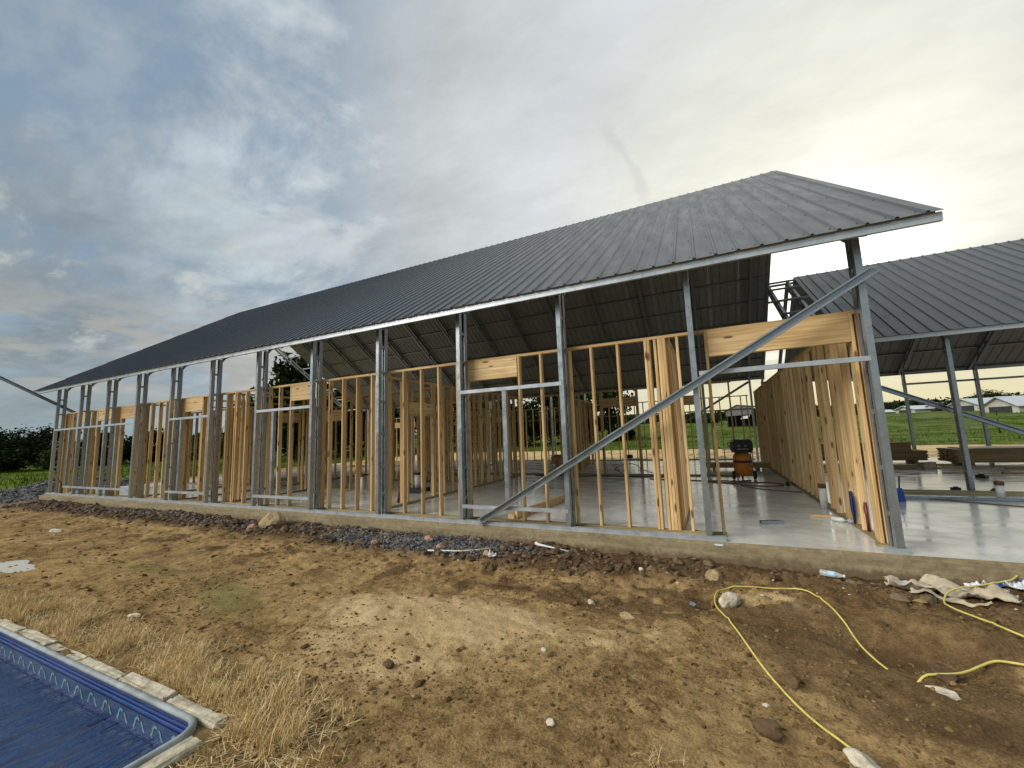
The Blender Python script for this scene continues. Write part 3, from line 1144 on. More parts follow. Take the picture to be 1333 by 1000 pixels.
def box_mesh(name, sx, sy, sz, mat):
    a = MB()
    e = 0.008
    # slightly eased edges
    a.prism([(e, 0), (sx - e, 0), (sx, e), (sx, sy - e), (sx - e, sy), (e, sy), (0, sy - e), (0, e)], (0, 0, 0), (0, 0, sz), (0, 1, 0))
    for i, p in enumerate(a.v):
        a.v[i] = (sx + p[0] if False else p[0], p[1], p[2])
    xs = [p[0] for p in a.v]
    mn = min(xs)
    a.v = [(p[0] - mn, p[1], p[2]) for p in a.v]
    return a.mesh(name, mat)


_stud_cache = {}


def stud_mesh(h):
    h = round(h, 3)
    if h not in _stud_cache:
        _stud_cache[h] = box_mesh('stud', SW, SD, h, M['stud'])
    return _stud_cache[h]


def hbeam(name, root, x0, x1, z0, z1, y0=0.0, y1=SD, mat='beam'):
    a = MB()
    a.box(0, x1 - x0, 0, y1 - y0, 0, z1 - z0)
    return a.build(name, M[mat], root, (x0, y0, z0))


def stud_wall(name, label, loc, rz, length, studs, headers=(), sole_gaps=(), plates=True, group=None, jitter=0.004):
    """local x along the wall. headers: (x0, x1, z0, z1). studs: left faces or (x, z0, z1)"""
    r = empty(name, loc, rz)
    tag(r, label, 'stud wall', group)
    xs = [0.0]
    for g0, g1 in sole_gaps:
        xs += [g0, g1]
    xs.append(length)
    for a, b_ in zip(xs[::2], xs[1::2]):
        if b_ - a > 0.02:
            hbeam('sole_plate', r, a, b_, 0.004, PT, mat='treated')
    if plates:
        off = min(2.4, length * 0.4)
        cut = [0.0] + [min(length, off + 4.88 * q) for q in range(int(length / 4.88) + 2) if off + 4.88 * q < length - 0.2] + [length]
        for a, b_ in zip(cut[:-1], cut[1:]):
            hbeam('top_plate', r, a, b_ - 0.003, WH - PT, WH, 0.001, SD - 0.002, mat='plate')
    top = WH - PT - 0.001
    for s in studs:
        if isinstance(s, tuple):
            x, z0, z1 = s
        else:
            x, z0, z1 = s, PT + 0.001, top
        o_ = link('stud', stud_mesh(z1 - z0), r, (x, rnd.uniform(-jitter, jitter), z0))
        o_.rotation_euler = (rnd.uniform(-.002, .002), rnd.uniform(-.0028, .0028), rnd.uniform(-.07, .07))
    for x0, x1, z0, z1 in headers:
        hbeam('header', r, x0, x1, z0, z1, -0.002, 0.042)
        hbeam('header', r, x0, x1, z0 + 0.003, z1 - 0.002, 0.046, SD)
        hbeam('header_sill', r, x0, x1, z0 - PT - 0.001, z0 - 0.001, -0.003, SD + 0.002, mat='plate')
    return r


WX0, WY0 = -21.95, 0.29
fs = [-21.86, -21.81, -21.55, -21.42, -21.30, -21.15, -20.76, -20.72, -20.05, -19.65, -19.60, -19.22, -19.17, -18.05, -17.80, -17.55, -17.50,
      -16.45, -16.40, -15.95, -15.62, -15.15, -14.74, -14.30, -13.95, -13.75, -12.79, -12.57, -12.05, -11.69, -11.32, -11.24, -10.84,
      -10.30, -9.92, -9.52, -9.10, -7.99, -7.78, -7.35, -6.93, -6.49, -6.05, -5.62, -5.18, -4.75, -4.31, -4.09, -3.01, -2.58, -2.06,
      -1.68, -1.25, -0.82, -0.776, -0.67, -0.624, -0.581, -0.538, -0.36, 0.03, 1.735, 1.80]
hd = [(-20.70, -20.10, 2.56, 2.886), (-19.12, -18.08, 2.56, 2.886), (-17.45, -16.47, 2.56, 2.886), (-13.69, -12.80, 2.56, 2.886),
      (-9.05, -8.06, 2.56, 2.886), (-4.045, -3.015, 2.58, 2.886), (0.075, 1.73, 2.575, 2.886)]
stud_wall('timber_framing', 'long timber stud wall just behind the front steel posts, with wide window headers', (WX0, WY0, 0), 0,
          1.845 - WX0, [x - WX0 for x in fs], [(a - WX0, b_ - WX0, c, d) for a, b_, c, d in hd], [(0.09 - WX0, 1.70 - WX0)])
# jack studs below the headers
# right hand wall, running back from the corner post
ry = [0.02, 0.07, 0.20] + [0.20 + 0.406 * q for q in range(1, 33)]
skip = {8}
rs = [y for q, y in enumerate(ry) if q not in skip] + [3.02]
stud_wall('timber_framing', 'timber wall of close studs running back from the right hand corner post',
          (1.86, 0.395, 0), PI / 2, 13.2, rs, [], jitter=0.017)
# short cross wall beside the middle bay
stud_wall('timber_framing', 'short timber cross wall jutting in beside the wide doorway opening', (-0.465, 0.395, 0), PI / 2, 3.0,
          [0.0, 0.05] + [0.36 + 0.406 * q for q in range(7)])
b_ = MB()
# partition at the left of the middle room
ps = [0.05 + 0.41 * q for q in range(19)]
stud_wall('timber_framing', 'timber partition running back from the front wall near the middle steel post', (-6.45, 0.395, 0), PI / 2, 7.75,
          [y for q, y in enumerate(ps) if q not in (3, 4)] + [1.05, 2.05, 4.95, 5.8, 6.3], [(1.10, 2.05, 2.10, 2.38)])
# centre wall along the ridge line, few studs up yet
cw0 = -12.0
cs = [-11.9, -11.5, -11.1, -10.7, -9.3, -8.9, -8.5, -8.1, -7.7, -7.3, -6.9, -6.6, -5.6, -4.9, -4.25, -3.46, -3.41, -2.22, -2.17, -1.50, -0.20, -0.15, 0.62]
stud_wall('timber_framing', 'open timber wall across the middle of the floor, dark against the light', (cw0, 8.12, 0), 0, 0.70 - cw0,
          [x - cw0 for x in cs], [(-3.36 - cw0, -2.23 - cw0, 2.38, 2.66), (-10.6 - cw0, -9.35 - cw0, 2.3, 2.6), (-1.45 - cw0, -0.22 - cw0, 2.3, 2.56)])
# rear wall
stud_wall('timber_framing', 'far timber stud wall at the back edge of the slab', (-21.9, 15.25, 0), 0, 23.6,
          [0.0] + [0.2 + 0.435 * q for q in range(54)] + [23.5], [(2.6, 4.4, 2.3, 2.6), (9.4, 11.2, 2.3, 2.6)])
# left hand partitions
stud_wall('timber_framing', 'left timber partition running back behind the third window bay', (-16.25, 0.395, 0), PI / 2, 6.0,
          [0.0, 0.42, 0.84, 1.26, 2.6, 3.0, 3.4, 4.2, 5.0, 5.9])
stud_wall('timber_framing', 'timber partition behind the window bay left of centre', (-11.62, 0.395, 0), PI / 2, 2.55,
          [0.0, 0.3, 2.2, 2.35, 2.5])
stud_wall('timber_framing', 'timber room divider running back left of the bay with the big tan rock', (-13.75, 0.395, 0), PI / 2, 7.6,
          [0.0, 0.05] + [0.4 + 0.41 * q for q in range(17) if q not in (6, 7)] + [7.55], [(2.85, 3.65, 2.3, 2.6)])
stud_wall('timber_framing', 'timber passage wall parallel to the front, halfway back behind the middle bays', (-11.5, 5.6, 0), 0, 4.9,
          [0.0, 0.05] + [0.4 + 0.41 * q for q in range(11) if q not in (3, 4)] + [4.85], [(1.65, 2.4, 2.3, 2.6)])
stud_wall('timber_framing', 'timber back room wall beyond the centre wall at the left', (-10.4, 8.4, 0), PI / 2, 6.6,
          [0.0, 0.05] + [0.4 + 0.41 * q for q in range(15)] + [6.55])
stud_wall('timber_framing', 'timber back room wall beyond the centre wall, right of the stepladder', (-5.0, 8.4, 0), PI / 2, 4.4,
          [0.0, 0.05] + [0.4 + 0.41 * q for q in range(9)] + [4.35])
stud_wall('timber_framing', 'timber bedroom wall parallel to the front behind the leftmost window bays', (-21.2, 3.3, 0), 0, 6.9,
          [0.0, 0.05] + [0.4 + 0.41 * q for q in range(16) if q not in (5, 6, 12)] + [6.85], [(2.45, 3.2, 2.3, 2.6)])
stud_wall('timber_framing', 'timber closet wall set deep inside left of the partition', (-9.05, 4.3, 0), PI / 2, 3.75,
          [0.0, 0.05] + [0.4 + 0.41 * q for q in range(8)] + [3.7], [(0.83, 1.6, 2.2, 2.45)])
stud_wall('timber_framing', 'timber wall standing deep inside behind the far left window bays', (-19.4, 4.6, 0), 0, 3.0,
          [0.0] + [0.4 + 0.41 * q for q in range(6)] + [2.95])
stud_wall('timber_framing', 'dense timber hall wall standing behind the left middle posts', (-11.7, 3.05, 0), 0, 5.05,
          [0.0, 0.2, 1.35, 1.6, 2.0, 2.4, 2.8, 3.2, 3.6, 4.0, 4.4, 4.8, 5.0], [(0.25, 1.33, 2.2, 2.5)])

# loose steel channel at the far left, propped on the wall top
b_ = MB()
b_.channel((-21.8, 0.52, 2.955), (-21.8, -2.6, 4.82), 0.10, 0.05, (1, 0, 0))
o = empty('steel_prop', (-21.8, -2.45, gz(-21.8, -2.45)))
ch = b_.build('channel', M['galv'], o)
ch.location = (21.8, 2.45, -o.location.z)
b_ = MB()
b_.channel((0.05, 0, 0), (0.05, 0, 4.74 - o.location.z), 0.09, 0.05, (0, 1, 0))
b_.build('upright', M['galv'], o)
tag(o, 'long galvanised channel slanting up out of view at the far left end', 'steel channel')
# bent rusty rod at the left corner
b_ = MB()
pts = [(-20.55 - 0.75 * math.sin(t) * 0.8, 0.02, 0.0 + 0.62 * math.cos(t)) for t in np.linspace(PI / 2, 0.15, 9)]
b_.tube([(-20.62, 0.02, 0.0), (-20.62, 0.02, 0.25), (-20.72, 0.0, 0.42), (-20.95, -0.03, 0.58), (-21.2, -0.05, 0.66)], 0.022, 8)
o = b_.build('conduit', M['rust'])
tag(o, 'bent rusty conduit curving out of the slab at the left corner', 'conduit')

# ------------------------------------------------------------------ pool
pool = empty('swimming_pool', (-7.5, -7.2, -0.3))
tag(pool, 'blue lined swimming pool with a pale coping at the bottom left', 'pool')
PX0, PY0, RAD = -12.0, -9.8, 0.14


def pool_path(inset, n=10):
    """north edge from the west to the east corner, then down the east edge; inset > 0 goes into the water"""
    r = max(0.02, RAD - inset)
    cx, cy = POOL_X - RAD, POOL_Y - RAD
    pts = [(PX0, POOL_Y - inset)]
    for q in range(1, 30):
        pts.append((PX0 + (cx - PX0) * q / 29.0, POOL_Y - inset))
    for q in range(1, n + 1):
        t = PI / 2 - (PI / 2) * q / n
        pts.append((cx + r * math.cos(t), cy + r * math.sin(t)))
    for q in range(1, 20):
        pts.append((POOL_X - inset, cy + (PY0 - cy) * q / 19.0))
    return pts


def pool_strip(name, prof, mat, closed_end=False, smooth=True):
    V, F = [], []
    paths = [pool_path(i) for i, z in prof]
    n = len(paths[0])
    for j in range(n):
        for k_, (i, z) in enumerate(prof):
            V.append((paths[k_][j][0] + 7.5, paths[k_][j][1] + 7.2, z + 0.3))
    p = len(prof)
    for j in range(n - 1):
        for k_ in range(p - 1):
            a = j * p + k_
            F.append((a, a + p, a + p + 1, a + 1))
    a_ = MB()
    a_.add(V, F, 0, smooth)
    return a_.build(name, mat, pool)


pool_strip('coping', [(-0.030, -0.30), (-0.030, -0.222), (-0.026, -0.212), (-0.016, -0.207), (-0.004, -0.207), (0.006, -0.212), (0.010, -0.221), (0.008, -0.232), (0.0, -0.237)], M['coping'])
pool_strip('liner', [(0.0, -0.236), (0.004, -0.30), (0.006, -0.80)], M['liner'])
pool_strip('liner_line', [(0.0075, -0.262), (0.0076, -0.268)], M['liner_line'])
pool_strip('liner_line', [(0.0085, -0.288), (0.0086, -0.300)], M['liner_line'])
pool_strip('liner_band', [(0.0090, -0.322), (0.0092, -0.425)], M['liner_band'])
# printed wave motif, two strokes per repeat
V, F = [], []
MOT = [[(0.00, 0.0), (0.020, 0.026), (0.026, 0.052), (0.044, 0.070), (0.066, 0.068), (0.074, 0.058)],
       [(0.100, 0.056), (0.116, 0.042), (0.130, 0.016), (0.152, 0.000)],
       [(0.012, -0.004), (0.03, -0.002)]]


def ribbon(pl, wdt, fx):
    o_ = len(V)
    for q, p in enumerate(pl):
        a, c = pl[max(0, q - 1)], pl[min(len(pl) - 1, q + 1)]
        dx, dy = c[0] - a[0], c[1] - a[1]
        L_ = math.hypot(dx, dy)
        nx, ny = -dy / L_ * wdt / 2, dx / L_ * wdt / 2
        V.append(fx(p[0] + nx, p[1] + ny))
        V.append(fx(p[0] - nx, p[1] - ny))
    for q in range(len(pl) - 1):
        F.append((o_ + 2 * q, o_ + 2 * q + 1, o_ + 2 * q + 3, o_ + 2 * q + 2))


for q in range(37):
    X0 = POOL_X - RAD - 0.17 - q * 0.235
    for pl, wd in zip(MOT, (0.017, 0.017, 0.005)):
        ribbon(pl, wd, lambda u, v: (X0 + u + 7.5, POOL_Y - 0.0115 + 7.2, -0.418 + v + 0.3))
for q in range(18):
    Y0 = POOL_Y - RAD - 0.17 - q * 0.235
    for pl, wd in zip(MOT, (0.017, 0.017, 0.005)):
        ribbon(pl, wd, lambda u, v: (POOL_X - 0.0115 + 7.5, Y0 - u + 7.2, -0.418 + v + 0.3))
a_ = MB()
a_.add(V, F)
o = a_.build('wave_print', M['liner_mark'], pool)
o['kind'] = 'stuff'
xs_ = np.concatenate([np.linspace(PX0, -8, 60, endpoint=False), np.linspace(-8, POOL_X - 0.004, 330)])
ys_ = np.concatenate([np.linspace(PY0, -6.6, 40, endpoint=False), np.linspace(-6.6, POOL_Y - 0.004, 120)])
Xw, Yw = np.meshgrid(xs_, ys_)
u_ = Xw * 0.97 + Yw * 0.24
v_ = -Xw * 0.24 + Yw * 0.97
Zw = 0.055 * (fbm(u_ * 7.0, v_ * 1.3, 2, 301) - 0.5) + 0.024 * (fbm(u_ * 17 + v_ * 2, v_ * 3.0, 2, 311) - 0.5)
calm = sst(np.minimum(POOL_X - Xw, POOL_Y - Yw), 0.0, 0.45)
Zw = Zw * (0.25 + 0.75 * calm) - 0.455 + 0.3
i_, j_ = np.meshgrid(np.arange(len(xs_) - 1), np.arange(len(ys_) - 1))
q_ = (j_ * len(xs_) + i_).ravel()
rc = RAD - 0.005
ccx, ccy = POOL_X - RAD, POOL_Y - RAD
Xq, Yq = (xs_[i_] + xs_[i_ + 1]).ravel() / 2, (ys_[j_] + ys_[j_ + 1]).ravel() / 2
keep = ~((Xq > ccx) & (Yq > ccy) & (np.hypot(Xq - ccx, Yq - ccy) > rc + 0.02))
Fw = np.stack([q_, q_ + 1, q_ + 1 + len(xs_), q_ + len(xs_)], 1)[keep]
link('water', quick_mesh('water', np.stack([Xw.ravel() + 7.5, Yw.ravel() + 7.2, Zw.ravel()], 1), Fw, M['water'], True), pool)
a_ = MB()
a_.box(PX0 - 0.1 + 7.5, POOL_X + 7.5, PY0 - 0.1 + 7.2, POOL_Y + 7.2 - 0.03, -1.2, -1.15)
a_.build('pool_floor', M['liner'], pool)
# west and south walls, out of view
a_ = MB()
a_.box(PX0 - 0.1 + 7.5, PX0 + 7.5, PY0 + 7.2, POOL_Y + 7.2, -1.15, 0.12)
a_.box(PX0 - 0.1 + 7.5, POOL_X + 7.6, PY0 - 0.1 + 7.2, PY0 + 7.2, -1.15, 0.12)
a_.build('pool_wall', M['coping'], pool)


def rough_block(name, sx, sy, sz, seed, mat, amp=0.012, cuts=4):
    r = random.Random(seed)
    import bmesh
    bm = bmesh.new()
    bmesh.ops.create_cube(bm, size=1.0)
    bmesh.ops.scale(bm, vec=(sx, sy, sz), verts=bm.verts)
    bmesh.ops.bevel(bm, geom=bm.edges[:], offset=min(sx, sy, sz) * 0.12, segments=1, affect='EDGES')
    bmesh.ops.subdivide_edges(bm, edges=bm.edges[:], cuts=cuts - 2, use_grid_fill=True)
    for v in bm.verts:
        v.co += Vector((r.uniform(-amp, amp), r.uniform(-amp, amp), r.uniform(-amp, amp)))
    me = bpy.data.meshes.new(name)
    bm.to_mesh(me)
    bm.free()
    me.materials.append(mat)
    return me


bxp = -2.92
for q in range(9):
    L_ = 0.62 + 0.10 * ((q * 37) % 5) / 5.0
    me = rough_block('edge_block', L_ - 0.025, 0.085, 0.16, 100 + q, M['block'], 0.007)
    o = link('edge_block', me, pool, (bxp - L_ / 2 + 7.5, -4.522 + 7.2 + 0.010 * math.sin(q * 2.1), -0.300 + 0.012 * math.sin(q * 1.7) + 0.3), (0, 0, 0.015 * math.sin(q * 3)))
    bxp -= L_
byp = -4.66
for q in range(5):
    L_ = 0.60
    me = rough_block('edge_block', 0.12, L_ - 0.02, 0.17, 200 + q, M['block'], 0.007)
    link('edge_block', me, pool, (-2.905 + 7.5 + 0.01 * q, byp - L_ / 2 + 7.2, -0.300 + 0.3), (0, 0.03, 0.02 * math.sin(q * 2 + 1)))
    byp -= L_

# ------------------------------------------------------------------ rocks and clods, each its own thing


def rock_mesh(name, size, seed, mat, rough=0.22, sub=3):
    import bmesh
    bm = bmesh.new()
    bmesh.ops.create_icosphere(bm, subdivisions=sub, radius=1.0)
    r = random.Random(seed)
    planes = [(Vector((r.uniform(-1, 1), r.uniform(-1, 1), r.uniform(-1, 1))).normalized(), r.uniform(0.55, 0.85)) for _ in range(9)]
    P_ = np.array([v.co[:] for v in bm.verts])
    n = fbm(P_[:, 0] * 2.2 + seed, P_[:, 1] * 2.2 + P_[:, 2] * 1.7, 3, seed)
    for i, v in enumerate(bm.verts):
        c = v.co.copy()
        for pn, d in planes:
            dd = c.dot(pn)
            if dd > d:
                c -= pn * (dd - d) * 0.9
        c *= 1.0 + rough * (n[i] - 0.5) * 2
        v.co = Vector((c.x * size[0], c.y * size[1], c.z * size[2]))
    me = bpy.data.meshes.new(name)
    bm.to_mesh(me)
    bm.free()
    me.materials.append(mat)
    return me


def rock(name, x, y, size, mat, label, seed, sink=0.35, rz=None, cat='rock', group=None):
    me = rock_mesh(name, size, seed, M[mat])
    o_ = link(name, me, None, (x, y, gz(x, y) + size[2] * (1 - sink) - size[2] * 0.35), (0, 0, seed * 1.3 if rz is None else rz))
    tag(o_, label, cat, group)
    return o_


rock('boulder', 0.02, -1.60, (0.105, 0.085, 0.085), 'rock_pale', 'large pale rock that the yellow hose bends around', 3, 0.25)
rock('stone', 0.56, -3.40, (0.105, 0.05, 0.04), 'rock_pale', 'flat pale stone beside the hose at the bottom right', 8, 0.3, 2.4)
rock('stone', -1.27, -1.86, (0.05, 0.045, 0.035), 'rock_pale', 'small whitish stone in the middle of the dirt above the flat tan stone', 12, 0.35)
rock('stone', -0.86, -2.10, (0.085, 0.06, 0.035), 'rock_tan', 'flat tan stone half buried left of the grey chip', 14, 0.35)
rock('stone', -1.02, -3.73, (0.032, 0.026, 0.022), 'rock_pale', 'small white stone at the bottom centre of the yard', 17, 0.3)
rock('stone', -1.36, -2.98, (0.03, 0.022, 0.018), 'rock_pale', 'small pale pebble just right of the light sandy patch', 19, 0.3)
rock('stone', -8.5, -0.42, (0.30, 0.24, 0.24), 'rock_tan', 'big tan rock lying against the slab left of the gravel', 22, 0.3)
rock('stone', -8.75, -0.70, (0.15, 0.12, 0.11), 'rock_pink', 'knobbly grey pink rock beside the big tan rock', 24, 0.3)
rock('stone', -13.5, -2.16, (0.19, 0.09, 0.07), 'rock_pale', 'flat white stone at the left of the dirt yard', 27, 0.3, 0.2)
rock('rubble', -4.3, -0.60, (0.11, 0.09, 0.06), 'rock_pink', 'pinkish rubble lump on the dark gravel by the slab', 31, 0.2)
rock('rubble', -3.95, -0.78, (0.09, 0.07, 0.06), 'rock_pink', 'smaller pink rubble lump at the right end of the gravel', 33, 0.2)
rock('rubble', -5.1, -0.98, (0.085, 0.07, 0.06), 'rock_tan', 'orange tan lump below the dark gravel', 35, 0.25)
rock('stone', -3.05, -0.90, (0.065, 0.055, 0.05), 'rock_tan', 'round tan stone beside the scrap of white paper', 37, 0.2)
rock('soil_clod', -2.38, -3.64, (0.05, 0.04, 0.028), 'rock_dark', 'dark soil clod on the light sandy patch', 41, 0.3, cat='clod')
rock('soil_clod', 0.15, -3.30, (0.085, 0.065, 0.05), 'rock_dark', 'large dark clod left of the hose near the bottom', 43, 0.35, cat='clod')
rock('soil_clod', 0.35, -2.72, (0.065, 0.055, 0.045), 'rock_dark', 'round dark clod touching the right side of the hose', 45, 0.35, cat='clod')
rock('soil_clod', 1.31, -2.16, (0.13, 0.08, 0.055), 'rock_dark', 'brown clod covering the short hose at the right', 47, 0.3, cat='clod')
rock('stone', 1.22, -2.43, (0.10, 0.04, 0.03), 'rock_pale', 'long whitish stone below the short hose at the right', 49, 0.3, -0.3)
rock('stone', -0.12, -0.62, (0.13, 0.11, 0.10), 'rock_tan', 'rough grey brown rock against the slab edge above the hose rock', 52, 0.3)
rock('stone', -0.95, -0.62, (0.045, 0.035, 0.03), 'rock_pale', 'small white stone near the slab right of the pale stick', 55, 0.3)
rock('stone', -5.6, -3.9, (0.075, 0.03, 0.022), 'rock_pale', 'thin pale stone flake beside the straw near the pool', 57, 0.2, 0.4)
rock('stone', -3.4, -3.95, (0.045, 0.04, 0.035), 'rock_tan', 'tan stone at the edge of the straw right of the pool corner', 58, 0.25)
# grey chip of sheet
a_ = MB()
a_.box(-0.028, 0.028, -0.018, 0.018, 0, 0.008)
o = a_.build('metal_chip', M['galv'], None, (-0.30, -1.72, gz(-0.30, -1.72) + 0.02), (0.5, 0.1, -0.5))
tag(o, 'small grey rectangular chip lying left of the hose rock', 'chip')

# ------------------------------------------------------------------ hoses


def spline(pts, n=8):
    P_ = [np.array(p, float) for p in pts]
    P_ = [2 * P_[0] - P_[1]] + P_ + [2 * P_[-1] - P_[-2]]
    out = []
    for i in range(1, len(P_) - 2):
        for q in range(n):
            t = q / n
            a, b_, c, d = P_[i - 1:i + 3]
            out.append(0.5 * ((2 * b_) + (-a + c) * t + (2 * a - 5 * b_ + 4 * c - d) * t * t + (-a + 3 * b_ - 3 * c + d) * t ** 3))
    out.append(P_[-2])
    return out


def hose(name, pts, r, mat, label, cat='hose', bury=(), floor=None, group=None):
    sp_ = spline([(x, y, dz_) for x, y, dz_ in pts])
    if floor is not None:
        gs = np.full(len(sp_), float(floor))
    else:
        # the hose bridges the little dips: smoothed upper envelope of the soil
        g0 = np.array([gz(p[0], p[1]) for p in sp_])
        pad = np.pad(g0, 5, 'edge')
        up = np.array([pad[i:i + 11].max() for i in range(len(g0))])
        pad = np.pad(up * 0.55 + g0 * 0.45, 5, 'edge')
        gs = np.array([pad[i:i + 11].mean() for i in range(len(g0))])
        gs = np.maximum(gs, g0 - r * 0.3)
    out = [(p[0], p[1], gs[i] + r * 0.9 + p[2]) for i, p in enumerate(sp_)]
    a_ = MB()
    a_.tube(out, r, 8)
    o_ = a_.build(name, M[mat])
    tag(o_, label, cat, group)
    return o_


hose('garden_hose', [(0.82, -3.75, 0), (0.64, -3.44, 0), (0.51, -3.25, 0.0), (0.37, -3.02, 0), (0.21, -2.66, 0.01), (0.07, -2.24, 0.01), (-0.06, -1.80, 0.0),
                     (-0.105, -1.58, 0.01), (-0.085, -1.36, 0.02), (0.0, -1.20, 0.01), (0.13, -1.12, 0.01), (0.42, -1.05, 0.01), (0.68, -1.04, 0.02), (0.80, -1.28, 0.01),
                     (0.875, -1.62, 0.01), (0.92, -1.92, 0.01), (1.0, -2.17, -0.005), (1.03, -2.24, -0.04)], 0.0072, 'yellow',
     'long yellow garden hose looping round the pale rock and across the dirt')
hose('garden_hose', [(1.14, -2.29, -0.02), (1.20, -2.25, 0.0), (1.33, -2.20, 0.02), (1.45, -2.12, 0.03), (1.60, -2.0, 0.02), (1.72, -1.96, 0.01), (1.95, -2.05, 0)],
     0.0085, 'yellow', 'short length of yellow hose coming out of the dirt at the right edge')
hose('garden_hose', [(2.15, -1.85, 0.02), (1.98, -1.58, 0.03), (1.90, -1.28, 0.03), (1.82, -1.02, 0.04), (1.83, -0.86, 0.05), (1.93, -0.66, 0.09), (2.08, -0.52, 0.10), (2.28, -0.38, 0.08),
                     (2.48, -0.26, 0.07), (2.66, -0.12, 0.10), (2.82, 0.12, 0.25)], 0.0085, 'yellow',
     'yellow hose running over the crumpled canvas up onto the slab')

# ------------------------------------------------------------------ litter along the slab


def bottle(x, y, z, rz, tilt, L_, r, label):
    b_ = empty('plastic_bottle', (x, y, z), rz)
    b_.rotation_euler = (0, tilt, rz)
    tag(b_, label, 'bottle')
    a = MB()
    a.lathe([(0.001, 0), (r * 0.9, 0.004), (r, L_ * 0.06), (r * 0.95, L_ * 0.3), (r, L_ * 0.36), (r, L_ * 0.62), (r * 0.8, L_ * 0.74), (r * 0.42, L_ * 0.88), (r * 0.40, L_ * 0.93)], 16, axis='X')
    a.build('body', M['clear'], b_)
    a = MB()
    a.lathe([(r * 1.012, L_ * 0.37), (r * 1.015, L_ * 0.38), (r * 1.015, L_ * 0.60), (r * 1.012, L_ * 0.61)], 16, axis='X')
    a.build('label', M['label_blue'], b_)
    a = MB()
    a.lathe([(r * 0.46, L_ * 0.925), (r * 0.47, L_ * 0.93), (r * 0.47, L_ * 0.995), (r * 0.44, L_)], 14, axis='X')
    a.build('cap', M['bag'], b_)
    return b_


bottle(1.00, -0.235, gz(1.1, -0.27) + 0.040, -0.42, -0.02, 0.235, 0.034, 'clear crushed water bottle lying against the slab edge left of the canvas')
bottle(1.62, -0.36, gz(1.62, -0.36) + 0.048, -0.25, 0.0, 0.20, 0.034, 'clear bottle lying on the left end of the crumpled canvas')


def crumple(name, cx, cy, L_, Wd, rz, amp, seed, mat, label, cat, nx=46, ny=20, lift=0.02):
    u = np.linspace(-0.5, 0.5, nx)
    v = np.linspace(-0.5, 0.5, ny)
    U, Vv = np.meshgrid(u, v)
    edge = 0.75 + 0.45 * fbm(U * 3 + seed, 0 * U + seed, 2, seed)
    xx = U * L_ * (0.88 + 0.25 * fbm(Vv * 4 + 3, 0 * U + seed * 2.0, 2, seed + 1))
    yy = Vv * Wd * edge
    c, s = math.cos(rz), math.sin(rz)
    X_ = cx + c * xx - s * yy
    Y_ = cy + s * xx + c * yy
    f1 = np.abs(fbm(U * 3.4 + Vv * 2.5 + seed, Vv * 3.5 - U * 2, 2, seed + 2) - 0.5) * 2.6
    fq = min(1.0, 0.25 + L_ * 0.8)
    f2 = np.abs(fbm(U * 16 * fq + seed, Vv * 10 * fq + U * 6 * fq, 2, seed + 3) - 0.5) * 2
    gl_ = ground_h(X_, Y_)
    for _ in range(3):
        gl_ = np.maximum(gl_, 0.25 * (np.roll(gl_, 1, 0) + np.roll(gl_, -1, 0) + np.roll(gl_, 1, 1) + np.roll(gl_, -1, 1)))
    Z_ = gl_ + lift + amp * f1 ** 1.5 + amp * 0.22 * f2
    Vt = np.stack([X_.ravel() - cx, Y_.ravel() - cy, Z_.ravel() - gz(cx, cy)], 1)
    i, j = np.meshgrid(np.arange(nx - 1), np.arange(ny - 1))
    a = (j * nx + i).ravel()
    F_ = np.stack([a, a + 1, a + 1 + nx, a + nx], 1)
    me = quick_mesh(name, Vt, F_, M[mat], True)
    o_ = link(name, me, None, (cx, cy, gz(cx, cy)))
    md = o_.modifiers.new('thickness', 'SOLIDIFY')
    md.thickness = 0.004
    tag(o_, label, cat)
    return o_


crumple('canvas_sheet', 2.02, -0.42, 0.92, 0.30, -0.10, 0.11, 5, 'cloth', 'crumpled dirty cream canvas lying on the mud at the right', 'canvas')
crumple('canvas_strip', 1.95, -0.62, 0.55, 0.07, -0.28, 0.03, 8, 'cloth', 'narrow rolled strip of canvas below the crumpled sheet', 'canvas', 30, 8)
crumple('plastic_bag', 2.66, -0.24, 0.26, 0.16, 0.2, 0.09, 11, 'bag', 'white plastic bag bunched up at the right edge', 'bag', 24, 16)
crumple('plastic_bag', 2.33, -0.17, 0.15, 0.09, -0.2, 0.06, 14, 'bag', 'small scrap of white plastic above the canvas', 'bag', 18, 12)
crumple('blue_rag', 2.62, -0.14, 0.32, 0.09, 0.1, 0.05, 17, 'blue', 'blue rag lying against the slab at the right', 'rag', 24, 10)
crumple('paper_scrap', -2.92, -0.98, 0.11, 0.09, 0.6, 0.06, 21, 'paper', 'grey white paper scrap on the end of the gravel', 'paper', 14, 12)
a_ = MB()
a_.tube([(-4.05, -0.97, gz(-4.05, -0.97) + 0.02), (-3.5, -0.85, gz(-3.5, -0.85) + 0.035), (-3.0, -0.70, gz(-3.0, -0.70) + 0.03)], [0.014, 0.012, 0.009], 7)
o = a_.build('stick', M['pale_sheet'])
tag(o, 'thin pale stick lying across the right end of the gravel', 'stick')
a_ = MB()
a_.tube([(-2.58, -0.20, gz(-2.58, -0.2) + 0.05), (-2.52, -0.22, gz(-2.5, -0.22) + 0.045), (-2.0, -0.36, gz(-2.0, -0.36) + 0.02)], [0.026, 0.018, 0.010], 8)
o = a_.build('pipe_offcut', M['white_pvc'])
tag(o, 'white tapered pipe offcut lying at the foot of the slab', 'pipe')
a_ = MB()
a_.box(-0.05, 0.05, -0.018, 0.018, 0, 0.012)
o = a_.build('paper_scrap', M['bag'], None, (-0.03, -0.062, -0.036), (0, 0, -0.1))
tag(o, 'torn white paper tab on the slab ledge below the second post', 'paper')

# ------------------------------------------------------------------ things on the slab


